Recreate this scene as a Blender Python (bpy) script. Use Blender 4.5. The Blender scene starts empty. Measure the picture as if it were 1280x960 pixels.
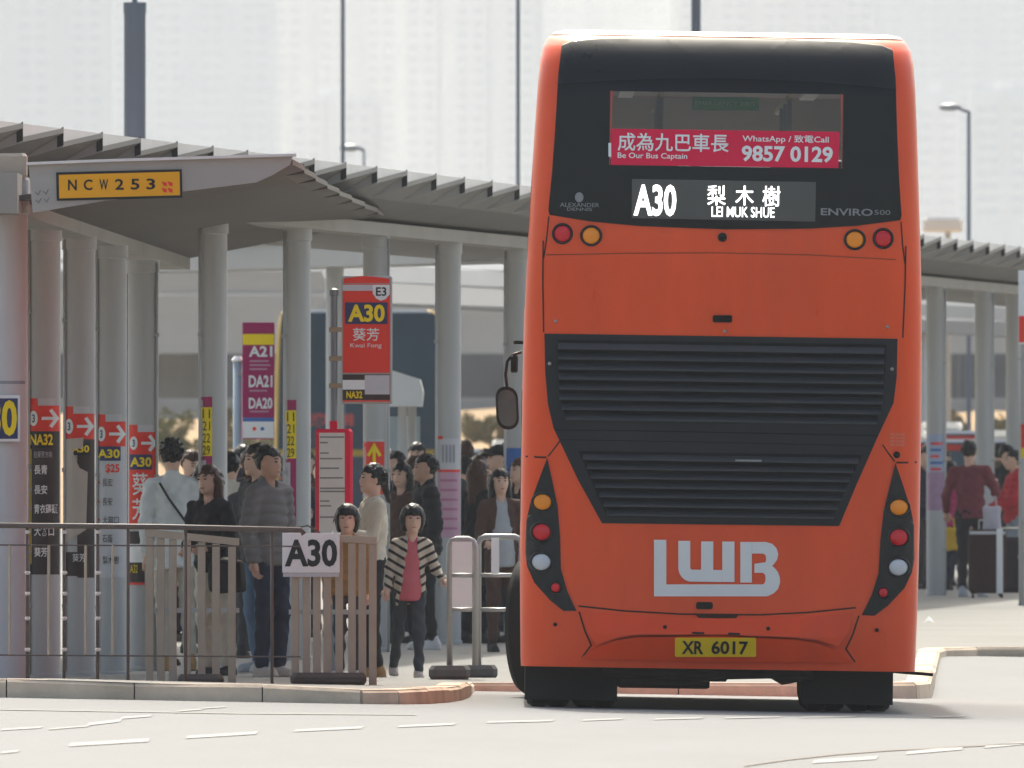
import bpy, bmesh, math, random
import numpy as np
from mathutils import Vector, Matrix, Euler

# ---------------------------------------------------------------- camera, sky, sun, exposure
scene = bpy.context.scene
C = scene.collection
R = math.radians
F = 30880.0            # focal length in pixels of the 1280 px wide photograph (long telephoto)
HC, HY = 1.78, 545.0   # eye height in metres, horizon row in the photograph
cam_d = bpy.data.cameras.new('camera')
cam_d.sensor_width = 36.0
cam_d.lens = F / 1280 * 36.0
cam_d.clip_start = 1.0
cam_d.clip_end = 20000
cam_d.dof.use_dof = True
cam_d.dof.focus_distance = 162.0
cam_d.dof.aperture_fstop = 20.0
cam = bpy.data.objects.new('camera', cam_d)
C.objects.link(cam)
cam.location = (0, 0, HC)
cam.rotation_euler = (R(90) + math.atan((HY - 480) / F), 0, 0)
scene.camera = cam

SUN_EL, SUN_AZ = R(50), R(-5)      # behind the bus, a little to the left
world = bpy.data.worlds.new('World')
scene.world = world
world.use_nodes = True
nt = world.node_tree
sky = nt.nodes.new('ShaderNodeTexSky')
sky.sky_type = 'NISHITA'
sky.sun_disc = False
sky.sun_elevation = SUN_EL
sky.sun_rotation = SUN_AZ
sky.air_density = 0.85
sky.dust_density = 5.5
sky.ozone_density = 0.8
bgn = nt.nodes['Background']
tint = nt.nodes.new('ShaderNodeMix'); tint.data_type = 'RGBA'; tint.blend_type = 'MULTIPLY'
tint.inputs[0].default_value = 1.0; tint.inputs[7].default_value = (1.0, 1.0, .905, 1)   # white balance of the hazy sky
nt.links.new(sky.outputs[0], tint.inputs[6])
nt.links.new(tint.outputs[2], bgn.inputs[0])
bgn.inputs[1].default_value = 0.15
sl = bpy.data.lights.new('sun', 'SUN')
sl.energy = 2.3
sl.angle = R(1.5)
sl.color = (1.0, 0.965, 0.88)
sun = bpy.data.objects.new('sun', sl)
C.objects.link(sun)
sd = Vector((math.sin(SUN_AZ) * math.cos(SUN_EL), math.cos(SUN_AZ) * math.cos(SUN_EL), math.sin(SUN_EL)))
sun.rotation_euler = sd.to_track_quat('Z', 'Y').to_euler()
sun.location = (0, 200, 80)

scene.view_settings.view_transform = 'Standard'
scene.view_settings.look = 'None'
scene.view_settings.exposure = 1.08
scene.view_settings.gamma = 1.0
scene.view_settings.use_curve_mapping = False
scene.render.engine = 'CYCLES'
scene.cycles.use_denoising = True
scene.cycles.max_bounces = 8
scene.cycles.transparent_max_bounces = 12
scene.cycles.volume_bounces = 1

rnd = random.Random(7)

# ---------------------------------------------------------------- helpers
def S(Y):
    return F / Y
def W(x, y, Y):
    """photo pixel + distance -> point"""
    return Vector(((x - 640) * Y / F, Y, HC + (HY - y) * Y / F))
def PX(x, Y):
    return (x - 640) * Y / F
def PZ(y, Y):
    return HC + (HY - y) * Y / F

MATS = {}
def mat(name, col, rough=0.6, metal=0.0, var=0.06, scale=3.0, bump=0.0, bscale=40.0, emit=None, spec=0.25, coat=0.0, stretch=(1, 1, 1), dirt=0.0):
    if name in MATS:
        return MATS[name]
    m = bpy.data.materials.new(name)
    m.use_nodes = True
    t = m.node_tree
    b = t.nodes['Principled BSDF']
    b.inputs['Roughness'].default_value = rough
    b.inputs['Metallic'].default_value = metal
    b.inputs['Specular IOR Level'].default_value = spec
    b.inputs['Coat Weight'].default_value = coat
    b.inputs['Coat Roughness'].default_value = 0.08
    tc = t.nodes.new('ShaderNodeTexCoord')
    mp = t.nodes.new('ShaderNodeMapping')
    mp.inputs['Scale'].default_value = stretch
    t.links.new(tc.outputs['Object'], mp.inputs[0])
    n = t.nodes.new('ShaderNodeTexNoise')
    n.inputs['Scale'].default_value = scale
    n.inputs['Detail'].default_value = 6
    n.inputs['Roughness'].default_value = 0.65
    t.links.new(mp.outputs[0], n.inputs['Vector'])
    rmp = t.nodes.new('ShaderNodeMapRange')
    rmp.inputs[1].default_value = 0.25; rmp.inputs[2].default_value = 0.75
    rmp.inputs[3].default_value = 1 - var; rmp.inputs[4].default_value = 1 + var
    t.links.new(n.outputs['Fac'], rmp.inputs[0])
    mx = t.nodes.new('ShaderNodeMix'); mx.data_type = 'RGBA'; mx.blend_type = 'MULTIPLY'
    mx.inputs[0].default_value = 1.0
    mx.inputs[6].default_value = (*col, 1)
    t.links.new(rmp.outputs[0], mx.inputs[7])
    out = mx.outputs[2]
    if dirt > 0:
        n3 = t.nodes.new('ShaderNodeTexNoise'); n3.inputs['Scale'].default_value = scale * 0.37; n3.inputs['Detail'].default_value = 8
        t.links.new(mp.outputs[0], n3.inputs['Vector'])
        r3 = t.nodes.new('ShaderNodeMapRange'); r3.inputs[1].default_value = 0.5; r3.inputs[2].default_value = 0.72
        r3.inputs[3].default_value = 0; r3.inputs[4].default_value = dirt
        t.links.new(n3.outputs['Fac'], r3.inputs[0])
        m3 = t.nodes.new('ShaderNodeMix'); m3.data_type = 'RGBA'
        m3.inputs[7].default_value = (0.07, 0.06, 0.05, 1)
        t.links.new(r3.outputs[0], m3.inputs[0]); t.links.new(out, m3.inputs[6])
        out = m3.outputs[2]
    t.links.new(out, b.inputs['Base Color'])
    rr = t.nodes.new('ShaderNodeMapRange')
    rr.inputs[3].default_value = max(0.02, rough - 0.08); rr.inputs[4].default_value = min(1, rough + 0.08)
    t.links.new(n.outputs['Fac'], rr.inputs[0]); t.links.new(rr.outputs[0], b.inputs['Roughness'])
    if bump > 0:
        n2 = t.nodes.new('ShaderNodeTexNoise'); n2.inputs['Scale'].default_value = bscale; n2.inputs['Detail'].default_value = 4
        t.links.new(mp.outputs[0], n2.inputs['Vector'])
        bp = t.nodes.new('ShaderNodeBump'); bp.inputs['Strength'].default_value = bump; bp.inputs['Distance'].default_value = 0.01
        t.links.new(n2.outputs['Fac'], bp.inputs['Height']); t.links.new(bp.outputs[0], b.inputs['Normal'])
    if emit:
        b.inputs['Emission Color'].default_value = (*emit[:3], 1)
        b.inputs['Emission Strength'].default_value = emit[3]
    MATS[name] = m
    return m

def glass_mat(name, tint, gloss=0.06):
    if name in MATS:
        return MATS[name]
    m = bpy.data.materials.new(name); m.use_nodes = True
    t = m.node_tree
    t.nodes.remove(t.nodes['Principled BSDF'])
    tr = t.nodes.new('ShaderNodeBsdfTransparent'); tr.inputs[0].default_value = (*tint, 1)
    gl = t.nodes.new('ShaderNodeBsdfGlossy'); gl.inputs['Roughness'].default_value = 0.04
    fr = t.nodes.new('ShaderNodeFresnel'); fr.inputs[0].default_value = 1.5
    mx = t.nodes.new('ShaderNodeMixShader')
    t.links.new(fr.outputs[0], mx.inputs[0]); t.links.new(tr.outputs[0], mx.inputs[1]); t.links.new(gl.outputs[0], mx.inputs[2])
    t.links.new(mx.outputs[0], t.nodes['Material Output'].inputs[0])
    MATS[name] = m
    return m

class MB:
    """collects shapes; build() links them as ONE mesh object"""
    def __init__(s):
        s.v = []; s.f = []
    def add(s, vs, fs):
        o = len(s.v)
        s.v += [tuple(p) for p in vs]
        s.f += [tuple(i + o for i in f) for f in fs]
        return s
    def box(s, lo, hi, ch=0.0):
        x0, y0, z0 = lo; x1, y1, z1 = hi
        c = min(ch, (x1 - x0) * .45, (y1 - y0) * .45, (z1 - z0) * .45)
        if c <= 0:
            return s.add([(x0, y0, z0), (x1, y0, z0), (x1, y1, z0), (x0, y1, z0), (x0, y0, z1), (x1, y0, z1), (x1, y1, z1), (x0, y1, z1)],
                         [(0, 3, 2, 1), (4, 5, 6, 7), (0, 1, 5, 4), (1, 2, 6, 5), (2, 3, 7, 6), (3, 0, 4, 7)])
        vs = []
        def ring(i, z):
            a, b, e, g = x0 + i, x1 - i, y0 + i, y1 - i
            k = c
            return [(a + k, e, z), (b - k, e, z), (b, e + k, z), (b, g - k, z), (b - k, g, z), (a + k, g, z), (a, g - k, z), (a, e + k, z)]
        rings = [ring(c * .7, z0), ring(0, z0 + c), ring(0, z1 - c), ring(c * .7, z1)]
        for r in rings: vs += r
        fs = [tuple(range(7, -1, -1)), tuple(24 + i for i in range(8))]
        for k in range(3):
            for i in range(8):
                j = (i + 1) % 8
                fs.append((k * 8 + i, k * 8 + j, (k + 1) * 8 + j, (k + 1) * 8 + i))
        return s.add(vs, fs)
    def tube(s, pts, r, n=10, caps=True):
        pts = [Vector(p) for p in pts]
        rs = r if isinstance(r, (list, tuple)) else [r] * len(pts)
        vs = []; fs = []
        up = None
        for i, p in enumerate(pts):
            d = (pts[min(i + 1, len(pts) - 1)] - pts[max(i - 1, 0)]).normalized()
            if up is None:
                up = Vector((0, 0, 1)) if abs(d.z) < .9 else Vector((0, 1, 0))
            a = d.cross(up)
            if a.length < 1e-6: a = d.cross(Vector((1, 0.01, 0)))
            a.normalize(); b = d.cross(a).normalized()
            for k in range(n):
                t = 2 * math.pi * k / n
                vs.append(p + (a * math.cos(t) + b * math.sin(t)) * rs[i])
        for i in range(len(pts) - 1):
            for k in range(n):
                j = (k + 1) % n
                fs.append((i * n + k, (i + 1) * n + k, (i + 1) * n + j, i * n + j))
        if caps:
            fs.append(tuple(range(n))); fs.append(tuple((len(pts) - 1) * n + k for k in range(n - 1, -1, -1)))
        return s.add(vs, fs)
    def lathe(s, prof, c=(0, 0, 0), n=24, axis='z'):
        vs = []; fs = []
        for (r, h) in prof:
            for k in range(n):
                t = 2 * math.pi * k / n
                p = (r * math.cos(t), r * math.sin(t), h)
                if axis == 'y': p = (p[0], h, p[1])
                if axis == 'x': p = (h, p[0], p[1])
                vs.append((p[0] + c[0], p[1] + c[1], p[2] + c[2]))
        for i in range(len(prof) - 1):
            for k in range(n):
                j = (k + 1) % n
                fs.append((i * n + k, i * n + j, (i + 1) * n + j, (i + 1) * n + k))
        fs.append(tuple(range(n - 1, -1, -1))); fs.append(tuple((len(prof) - 1) * n + k for k in range(n)))
        return s.add(vs, fs)
    def prism(s, poly, y0, y1, axes='xz'):
        """polygon (a,b) extruded along the third axis"""
        n = len(poly)
        def P(a, b, y):
            return (a, y, b) if axes == 'xz' else ((y, a, b) if axes == 'yz' else (a, b, y))
        vs = [P(a, b, y0) for a, b in poly] + [P(a, b, y1) for a, b in poly]
        fs = [tuple(range(n)), tuple(range(2 * n - 1, n - 1, -1))] + [(i, i + n, (i + 1) % n + n, (i + 1) % n) for i in range(n)]
        return s.add(vs, fs)
    def hexa(s, b, t):
        """eight corners: bottom four, top four"""
        return s.add(list(b) + list(t), [(0, 3, 2, 1), (4, 5, 6, 7), (0, 1, 5, 4), (1, 2, 6, 5), (2, 3, 7, 6), (3, 0, 4, 7)])
    def mesh(s, name, m=None, smooth=False, fix=True):
        me = bpy.data.meshes.new(name)
        me.from_pydata(s.v, [], s.f)
        if fix:
            bm = bmesh.new(); bm.from_mesh(me)
            bmesh.ops.recalc_face_normals(bm, faces=bm.faces)
            bm.to_mesh(me); bm.free()
        if m: me.materials.append(m)
        if smooth:
            me.polygons.foreach_set('use_smooth', [True] * len(me.polygons))
            if smooth == 'auto':
                try: me.set_sharp_from_angle(angle=R(35))
                except Exception: pass
        return me
    def build(s, name, m, parent=None, smooth=False, fix=True):
        return link(name, s.mesh(name, m, smooth, fix), parent)

def link(name, me, parent=None, loc=None):
    o = bpy.data.objects.new(name, me)
    C.objects.link(o)
    if parent is not None: o.parent = parent
    if loc is not None: o.location = loc
    return o
def thing(name, label, cat, loc=(0, 0, 0), rz=0.0, group=None):
    o = bpy.data.objects.new(name, None); C.objects.link(o)
    o.empty_display_size = 0.2
    o.location = loc; o.rotation_euler = (0, 0, rz)
    return tag(o, label, cat, group)
def tag(o, label, cat, group=None):
    o['label'] = label; o['category'] = cat
    if group: o['group'] = group
    return o
def struct(o, kind='structure', label=None):
    o['kind'] = kind
    if label: o['label'] = label
    return o

# conforming sheets: a polygon in (u, v) laid on a surface y = surf(u, v), lifted by off towards -y
def conform(name, poly, surf, off, m, parent=None, grid=0.08, hole=None, skirt=None, smooth=True):
    bm = bmesh.new()
    polys = poly if isinstance(poly[0], list) else [poly]
    for pl_ in polys:
        bm.faces.new([bm.verts.new((u, 0, v)) for u, v in pl_])
    bmesh.ops.remove_doubles(bm, verts=bm.verts[:], dist=1e-5)
    bm.normal_update()
    bmesh.ops.triangulate(bm, faces=bm.faces[:])
    us = [p[0] for q in polys for p in q]; vs = [p[1] for q in polys for p in q]
    cuts = []
    if grid:
        k = math.ceil(min(us) / grid)
        while k * grid < max(us): cuts.append(((k * grid, 0, 0), (1, 0, 0))); k += 1
        k = math.ceil(min(vs) / grid)
        while k * grid < max(vs): cuts.append(((0, 0, k * grid), (0, 0, 1))); k += 1
    if hole:
        for x in hole[:2]: cuts.append(((x, 0, 0), (1, 0, 0)))
        for z in hole[2:]: cuts.append(((0, 0, z), (0, 0, 1)))
    for co, no in cuts:
        bmesh.ops.bisect_plane(bm, geom=bm.verts[:] + bm.edges[:] + bm.faces[:], plane_co=co, plane_no=no, dist=1e-6)
    if hole:
        kill = [f for f in bm.faces if hole[0] < f.calc_center_median().x < hole[1] and hole[2] < f.calc_center_median().z < hole[3]]
        bmesh.ops.delete(bm, geom=kill, context='FACES')
    for f in bm.faces:
        if f.normal.y > 0: f.normal_flip()
    bm.normal_update()
    for f in bm.faces:
        if f.normal.y > 0: f.normal_flip()
    if skirt:
        ed = [e for e in bm.edges if len(e.link_faces) == 1]
        r = bmesh.ops.extrude_edge_only(bm, edges=ed)
        new = [g for g in r['geom'] if isinstance(g, bmesh.types.BMVert)]
        ns = set(new)
        for v in bm.verts:
            y = surf(v.co.x, v.co.z)
            v.co.y = y - off + (skirt if v in ns else 0)
    else:
        for v in bm.verts:
            v.co.y = surf(v.co.x, v.co.z) - off
    me = bpy.data.meshes.new(name); bm.to_mesh(me); bm.free()
    me.materials.append(m)
    if smooth:
        me.polygons.foreach_set('use_smooth', [True] * len(me.polygons))
        try: me.set_sharp_from_angle(angle=R(40))
        except Exception: pass
    return link(name, me, parent)

def flat(y):
    return lambda u, v: y
TXT = {}
def text_geo(s, bold=0.0):
    k = (s, bold)
    if k in TXT: return TXT[k]
    cu = bpy.data.curves.new('t', 'FONT')
    cu.body = s; cu.offset = bold; cu.resolution_u = 3; cu.dimensions = '2D'; cu.fill_mode = 'FRONT'
    o = bpy.data.objects.new('t', cu); C.objects.link(o)
    dg = bpy.context.evaluated_depsgraph_get()
    me = bpy.data.meshes.new_from_object(o.evaluated_get(dg))
    vs = [(v.co.x, v.co.y) for v in me.vertices]; fs = [tuple(p.vertices) for p in me.polygons]
    C.objects.unlink(o); bpy.data.objects.remove(o); bpy.data.curves.remove(cu); bpy.data.meshes.remove(me)
    TXT[k] = (vs, fs)
    return vs, fs
def lettering(s, box, surf, off, m, parent, bold=0.0, name='lettering', grid=None):
    """text stretched into box (u0, u1, v0, v1) on the surface"""
    vs, fs = text_geo(s, bold)
    if not vs: return None
    x0 = min(p[0] for p in vs); x1 = max(p[0] for p in vs); y0 = min(p[1] for p in vs); y1 = max(p[1] for p in vs)
    u0, u1, v0, v1 = box
    P = []
    for x, y in vs:
        u = u0 + (x - x0) / (x1 - x0 + 1e-9) * (u1 - u0); v = v0 + (y - y0) / (y1 - y0 + 1e-9) * (v1 - v0)
        P.append((u, surf(u, v) - off, v))
    me = bpy.data.meshes.new(name); me.from_pydata(P, [], fs); me.materials.append(m)
    if grid:
        bm = bmesh.new(); bm.from_mesh(me)
        k = math.ceil(u0 / grid)
        while k * grid < u1:
            bmesh.ops.bisect_plane(bm, geom=bm.verts[:] + bm.edges[:] + bm.faces[:], plane_co=(k * grid, 0, 0), plane_no=(1, 0, 0), dist=1e-6); k += 1
        for v in bm.verts: v.co.y = surf(v.co.x, v.co.z) - off
        bm.to_mesh(me); bm.free()
    return link(name, me, parent)
def ellipse(cx, cy, rx, ry, n=20):
    return [(cx + rx * math.cos(2 * math.pi * k / n), cy + ry * math.sin(2 * math.pi * k / n)) for k in range(n)]
def rrect(x0, x1, y0, y1, r, n=4):
    p = []
    for cx, cy, a in ((x1 - r, y1 - r, 0), (x0 + r, y1 - r, 90), (x0 + r, y0 + r, 180), (x1 - r, y0 + r, 270)):
        for k in range(n + 1):
            t = R(a + 90 * k / n); p.append((cx + r * math.cos(t), cy + r * math.sin(t)))
    return p
def rect(x0, x1, y0, y1):
    return [(x0, y0), (x1, y0), (x1, y1), (x0, y1)]
def stroke(path, w):
    """thick polyline with mitred joins -> polygon"""
    P = [Vector(p) for p in path]; L = []; Rr = []
    for i, p in enumerate(P):
        d0 = (P[i] - P[i - 1]).normalized() if i > 0 else None
        d1 = (P[i + 1] - P[i]).normalized() if i < len(P) - 1 else None
        d0 = d0 or d1; d1 = d1 or d0
        n0 = Vector((-d0.y, d0.x)); n1 = Vector((-d1.y, d1.x))
        m = (n0 + n1).normalized(); k = w / 2 / max(.35, m.dot(n0))
        L.append(p + m * k); Rr.append(p - m * k)
    return [[tuple(L[i]), tuple(L[i + 1]), tuple(Rr[i + 1]), tuple(Rr[i])] for i in range(len(P) - 1)]

# surface nets: smooth organic meshes out of distance fields
def nets(fn, lo, hi, h):
    ax = [np.arange(lo[i], hi[i] + h, h) for i in range(3)]
    n = [len(a) for a in ax]
    P = np.stack(np.meshgrid(*ax, indexing='ij'), -1).reshape(-1, 3).astype(np.float32)
    V = fn(P).reshape(n).astype(np.float64)
    ins = V < 0
    cn = [k - 1 for k in n]
    acc = np.zeros(cn + [3]); cnt = np.zeros(cn)
    corners = [(0, 0, 0), (1, 0, 0), (0, 1, 0), (1, 1, 0), (0, 0, 1), (1, 0, 1), (0, 1, 1), (1, 1, 1)]
    def sl_(c): return tuple(slice(c[i], c[i] + cn[i]) for i in range(3))
    for a in range(8):
        for b in range(a + 1, 8):
            ca, cb = corners[a], corners[b]
            if sum(abs(ca[i] - cb[i]) for i in range(3)) != 1: continue
            va, vb = V[sl_(ca)], V[sl_(cb)]
            x = (va < 0) != (vb < 0)
            t = np.where(x, va / np.where(x, va - vb, 1), 0)
            cnt += x
            for i in range(3):
                acc[..., i] += np.where(x, ca[i] + (cb[i] - ca[i]) * t, 0)
    act = cnt > 0
    idx = -np.ones(cn, int); idx[act] = np.arange(act.sum())
    base = np.stack(np.nonzero(act), -1)
    verts = (base + acc[act] / cnt[act][:, None]) * h + np.array(lo)
    quads = []
    for d in range(3):
        e1, e2 = (d + 1) % 3, (d + 2) % 3
        a = [slice(0, n[i]) for i in range(3)]; b = list(a)
        a[d] = slice(0, n[d] - 1); b[d] = slice(1, n[d])
        for e in (e1, e2):
            a[e] = slice(1, n[e] - 1); b[e] = slice(1, n[e] - 1)
        A = ins[tuple(a)]; B = ins[tuple(b)]
        for flip in (0, 1):
            q = np.stack(np.nonzero(A & ~B if not flip else ~A & B), -1)
            if not len(q): continue
            q[:, e1] += 1; q[:, e2] += 1
            def at(o1, o2):
                k = q.copy(); k[:, e1] += o1; k[:, e2] += o2
                return idx[k[:, 0], k[:, 1], k[:, 2]]
            c = [at(-1, -1), at(0, -1), at(0, 0), at(-1, 0)]
            if flip: c = c[::-1]
            quads.append(np.stack(c, -1))
    Q = np.concatenate(quads) if quads else np.zeros((0, 4), int)
    return verts, Q
def nets_obj(name, fn, lo, hi, h, m, parent, extra=None):
    v, q = nets(fn, lo, hi, h)
    vs = [tuple(p) for p in v]; fs = [tuple(int(i) for i in f) for f in q]
    if extra:
        o = len(vs); vs += extra.v; fs += [tuple(i + o for i in f) for f in extra.f]
    me = bpy.data.meshes.new(name); me.from_pydata(vs, [], fs)
    me.materials.append(m)
    me.polygons.foreach_set('use_smooth', [True] * len(me.polygons))
    return link(name, me, parent)
def cone(P, a, b, ra, rb):
    a = np.asarray(a, np.float32); b = np.asarray(b, np.float32)
    pa = P - a; ba = b - a
    t = np.clip(pa @ ba / max(float(ba @ ba), 1e-9), 0, 1)
    return np.linalg.norm(pa - t[:, None] * ba, axis=1) - (ra + (rb - ra) * t)
def ell(P, c, r):
    p = P - np.asarray(c, np.float32); r = np.asarray(r, np.float32)
    k0 = np.linalg.norm(p / r, axis=1); k1 = np.linalg.norm(p / (r * r), axis=1)
    return k0 * (k0 - 1) / np.maximum(k1, 1e-6)
def smin(a, b, k):
    h = np.maximum(k - np.abs(a - b), 0) / k
    return np.minimum(a, b) - h * h * k * .25
# ---------------------------------------------------------------- the ground
CTRL = [(-8, 160.4, .26), (-3.3, 160.4, .20), (-2, 160.4, .165), (-.83, 160.4, .13), (-.34, 165.6, .11), (-.3, 173.5, .045), (1.3, 173.6, .045), (2.9, 173.8, .04),
        (-3.3, 176.5, .05), (-3.15, 181.6, .015), (-3.0, 187, -.03), (-2.9, 193, -.05), (-1.8, 187, -.02), (-1.2, 169, .09), (-2, 168.5, .10), (-.8, 185, -.02),
        (3.3, 195, -.02), (3.6, 209, -.02), (9, 210, -.02), (-.5, 198, -.02), (-2, 200, -.03), (1.5, 200, -.02), (5, 250, -.02), (-5, 250, -.02), (-6, 205, -.02), (0, 300, -.02), (30, 240, -.02), (-40, 240, -.02), (0, 330, -.02), (-40, 165, .2)]
CA = np.array(CTRL)
def gz(X, Y):
    d = ((CA[:, 0] - X) * 3) ** 2 + (CA[:, 1] - Y) ** 2 + .4
    w = d ** -1.6
    return float((w * CA[:, 2]).sum() / w.sum())
def rz_(X, Y):
    return -.018 * (max(-12, min(12, X)) - 1.34) - .003 * (max(150, min(Y, 175)) - 160)

m_road = mat('road_concrete', (.180, .184, .186), .85, var=.13, scale=.5, bump=.3, bscale=30, stretch=(1, .12, 1), dirt=.22)
m_pave = mat('pavement_concrete', (.19, .188, .176), .85, var=.12, scale=.8, bump=.2, bscale=25, dirt=.25)
m_kerb = mat('kerb_concrete', (.62, .50, .375), .85, var=.16, scale=4.5, bump=.4, bscale=40, dirt=.40)
m_mark = mat('road_paint', (.222, .224, .22), .7, var=.10, scale=4, dirt=.2)
m_crack = mat('tar_seam', (.16, .14, .12), .8)
m_earth = mat('dry_earth', (.30, .20, .10), .95, var=.30, scale=.12, bump=.3, bscale=3)
m_ground = mat('far_ground', (.25, .24, .22), .95, var=.15, scale=.02)

KERB = [(-14, 160.3), (-.98, 160.3), (-.75, 160.55), (-.56, 161.4), (-.43, 163.0), (-.35, 165.0), (-.31, 167.5), (-.28, 173.6), (2.62, 173.6), (2.83, 173.85), (2.94, 174.7), (2.98, 176.5), (3.58, 207.6), (3.66, 209.2), (3.95, 210.1), (14, 210.6)]
def sheet(name, poly, zf, m, g=2.0, grid=True):
    bm = bmesh.new()
    bm.faces.new([bm.verts.new((x, y, 0)) for x, y in poly])
    bm.normal_update()
    bmesh.ops.triangulate(bm, faces=bm.faces[:])
    if grid:
        for ax in (0, 1):
            a = min(p[ax] for p in poly); b = max(p[ax] for p in poly)
            k = math.ceil(a / g)
            while k * g < b:
                co = [0, 0, 0]; no = [0, 0, 0]; co[ax] = k * g; no[ax] = 1
                bmesh.ops.bisect_plane(bm, geom=bm.verts[:] + bm.edges[:] + bm.faces[:], plane_co=co, plane_no=no, dist=1e-6)
                k += 1
    for v in bm.verts: v.co.z = zf(v.co.x, v.co.y)
    bm.normal_update()
    for f in bm.faces:
        if f.normal.z < 0: f.normal_flip()
    me = bpy.data.meshes.new(name); bm.to_mesh(me); bm.free(); me.materials.append(m)
    me.polygons.foreach_set('use_smooth', [True] * len(me.polygons))
    return struct(link(name, me))
ground = sheet('ground', rect(-3000, 3000, -60, 8800), lambda x, y: -1.6, m_ground, grid=False)
road = sheet('road', [(-14, 30), (14, 30), (14, 210.5)] + KERB[::-1][1:-1] + [(-14, 160.4)], rz_, m_road, 3.0)
wing = sheet('road_apron', [(-60, 20), (60, 20), (60, 29.9), (-60, 29.9)], lambda x, y: rz_(x, y) - .01, m_road, 10)
pavement = sheet('pavement', KERB + [(70, 210.6), (70, 335), (-70, 335), (-70, 160.3)], gz, m_pave, 3.0)
for a, b in (((14.0, 30), (70, 210.6)), ((-70, 30), (-14, 160.3))):
    sheet('road_side', rect(a[0], b[0], a[1], b[1]), lambda x, y: rz_(x, y) - .004, m_road, 14)
back_road = sheet('back_road', rect(-160, 160, 335, 500), lambda x, y: -.12, mat('back_road_asphalt', (.16, .16, .16), .9, var=.1, scale=.2), grid=False)

# kerb stones, each one a piece of the pavement
def along(path, step):
    pts = [Vector((p[0], p[1], 0)) for p in path]
    out = []; i = 0
    for i in range(len(pts) - 1):
        d = (pts[i + 1] - pts[i]).length
        # lengths count mostly in x where the kerb faces the camera, in y elsewhere
        n = max(1, round(d / step))
        for k in range(n):
            out.append((pts[i].lerp(pts[i + 1], k / n), pts[i].lerp(pts[i + 1], (k + 1) / n)))
    return out
for a, b in along(KERB[1:], 1.4) + along([KERB[1], (-1.62, 160.3), (-2.45, 160.3), (-3.28, 160.3), (-4.1, 160.3), (-5, 160.3)], .9):
    d = (b - a)
    L = d.length
    if L < .02: continue
    d.normalize()
    nrm = Vector((-d.y, d.x, 0))      # towards the pavement for the path's direction
    if KERB and gz(a.x, a.y) is not None:
        pass
    if a.x > b.x: nrm = -nrm
    a2 = a + d * .004; b2 = b - d * .004
    j = rnd.uniform(-.004, .004)
    def col(p):
        o = p - nrm * .012; i_ = p + nrm * .16
        zt = gz(p.x, p.y) + .006 + j; zb = rz_(p.x, p.y) - .06
        return [(o.x - nrm.x * .012, o.y - nrm.y * .012, zb), (i_.x, i_.y, zb), (o.x - nrm.x * .004, o.y - nrm.y * .004, zt - .022), (o.x + nrm.x * .02, o.y + nrm.y * .02, zt), (i_.x, i_.y, zt)]
    A, B = col(a2), col(b2)
    mb = MB().add(A + B, [(0, 2, 7, 5), (2, 3, 8, 7), (3, 4, 9, 8), (1, 6, 9, 4), (0, 1, 4, 3, 2), (5, 7, 8, 9, 6), (0, 5, 6, 1)])
    mb.build('kerb_stone', m_kerb, pavement)

# painted dashes and a tar seam on the road
def gp(x, y):
    Y = 150.0
    for _ in range(30):
        X = PX(x, Y); Y = F * (HC - rz_(X, Y)) / (y - HY)
    return PX(x, Y), Y
DASH = [(0, 50, 914, 911, 3), (108, 150, 908, 903, 5), (150, 188, 899.5, 896.5, 3.5), (220, 252, 890.5, 888, 2.5), (250, 280, 887, 885, 2),
        (85, 185, 934, 928, 6), (232, 320, 924, 918.5, 5), (367, 452, 915.5, 911.5, 4), (497, 567, 910, 907, 3.6), (608, 690, 904.5, 902.5, 3),
        (727, 777, 902, 900, 2.6), (817, 877, 900.5, 899, 2.6), (905, 975, 899, 897.5, 2.4), (1000, 1070, 898, 897, 2.2), (1165, 1205, 897.5, 896.5, 2.2), (0, 22, 943, 941, 4),
        (1132, 1202, 944, 938, 6), (1230, 1285, 936, 931, 5), (1015, 1095, 955, 950, 6), (60, 110, 913, 909, 2.5)]
for x0, x1, y0, y1, t in DASH:
    q = [(x0, y0), (x1, y1), (x1 + 3, y1 - t * .75), (x0 + 3, y0 - t * .75)]
    P = [gp(*c) for c in q]
    o = MB().add([(a, b, rz_(a, b) + .004) for a, b in P], [(0, 1, 2, 3)]).build('lane_dash', m_mark, road)
seam = [(930, 959), (985, 951), (1050, 944), (1110, 939.5), (1180, 936), (1240, 932.5), (1290, 930.5)]
P = [gp(x, y) for x, y in seam] + [gp(x, y - 1.6) for x, y in seam[::-1]]
n = len(seam)
MB().add([(a, b, rz_(a, b) + .004) for a, b in P], [(i, i + 1, 2 * n - 2 - i, 2 * n - 1 - i) for i in range(n - 1)]).build('tar_seam', m_crack, road)
# a faint line of joint between the road slabs under the left kerb
seam = [(0, 888), (120, 890), (300, 893), (520, 894.5)]
P = [gp(x, y) for x, y in seam] + [gp(x, y - .8) for x, y in seam[::-1]]
n = len(seam)
MB().add([(a, b, rz_(a, b) + .004) for a, b in P], [(i, i + 1, 2 * n - 2 - i, 2 * n - 1 - i) for i in range(n - 1)]).build('slab_joint', mat('slab_joint', (.3, .29, .27), .9), road)

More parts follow.
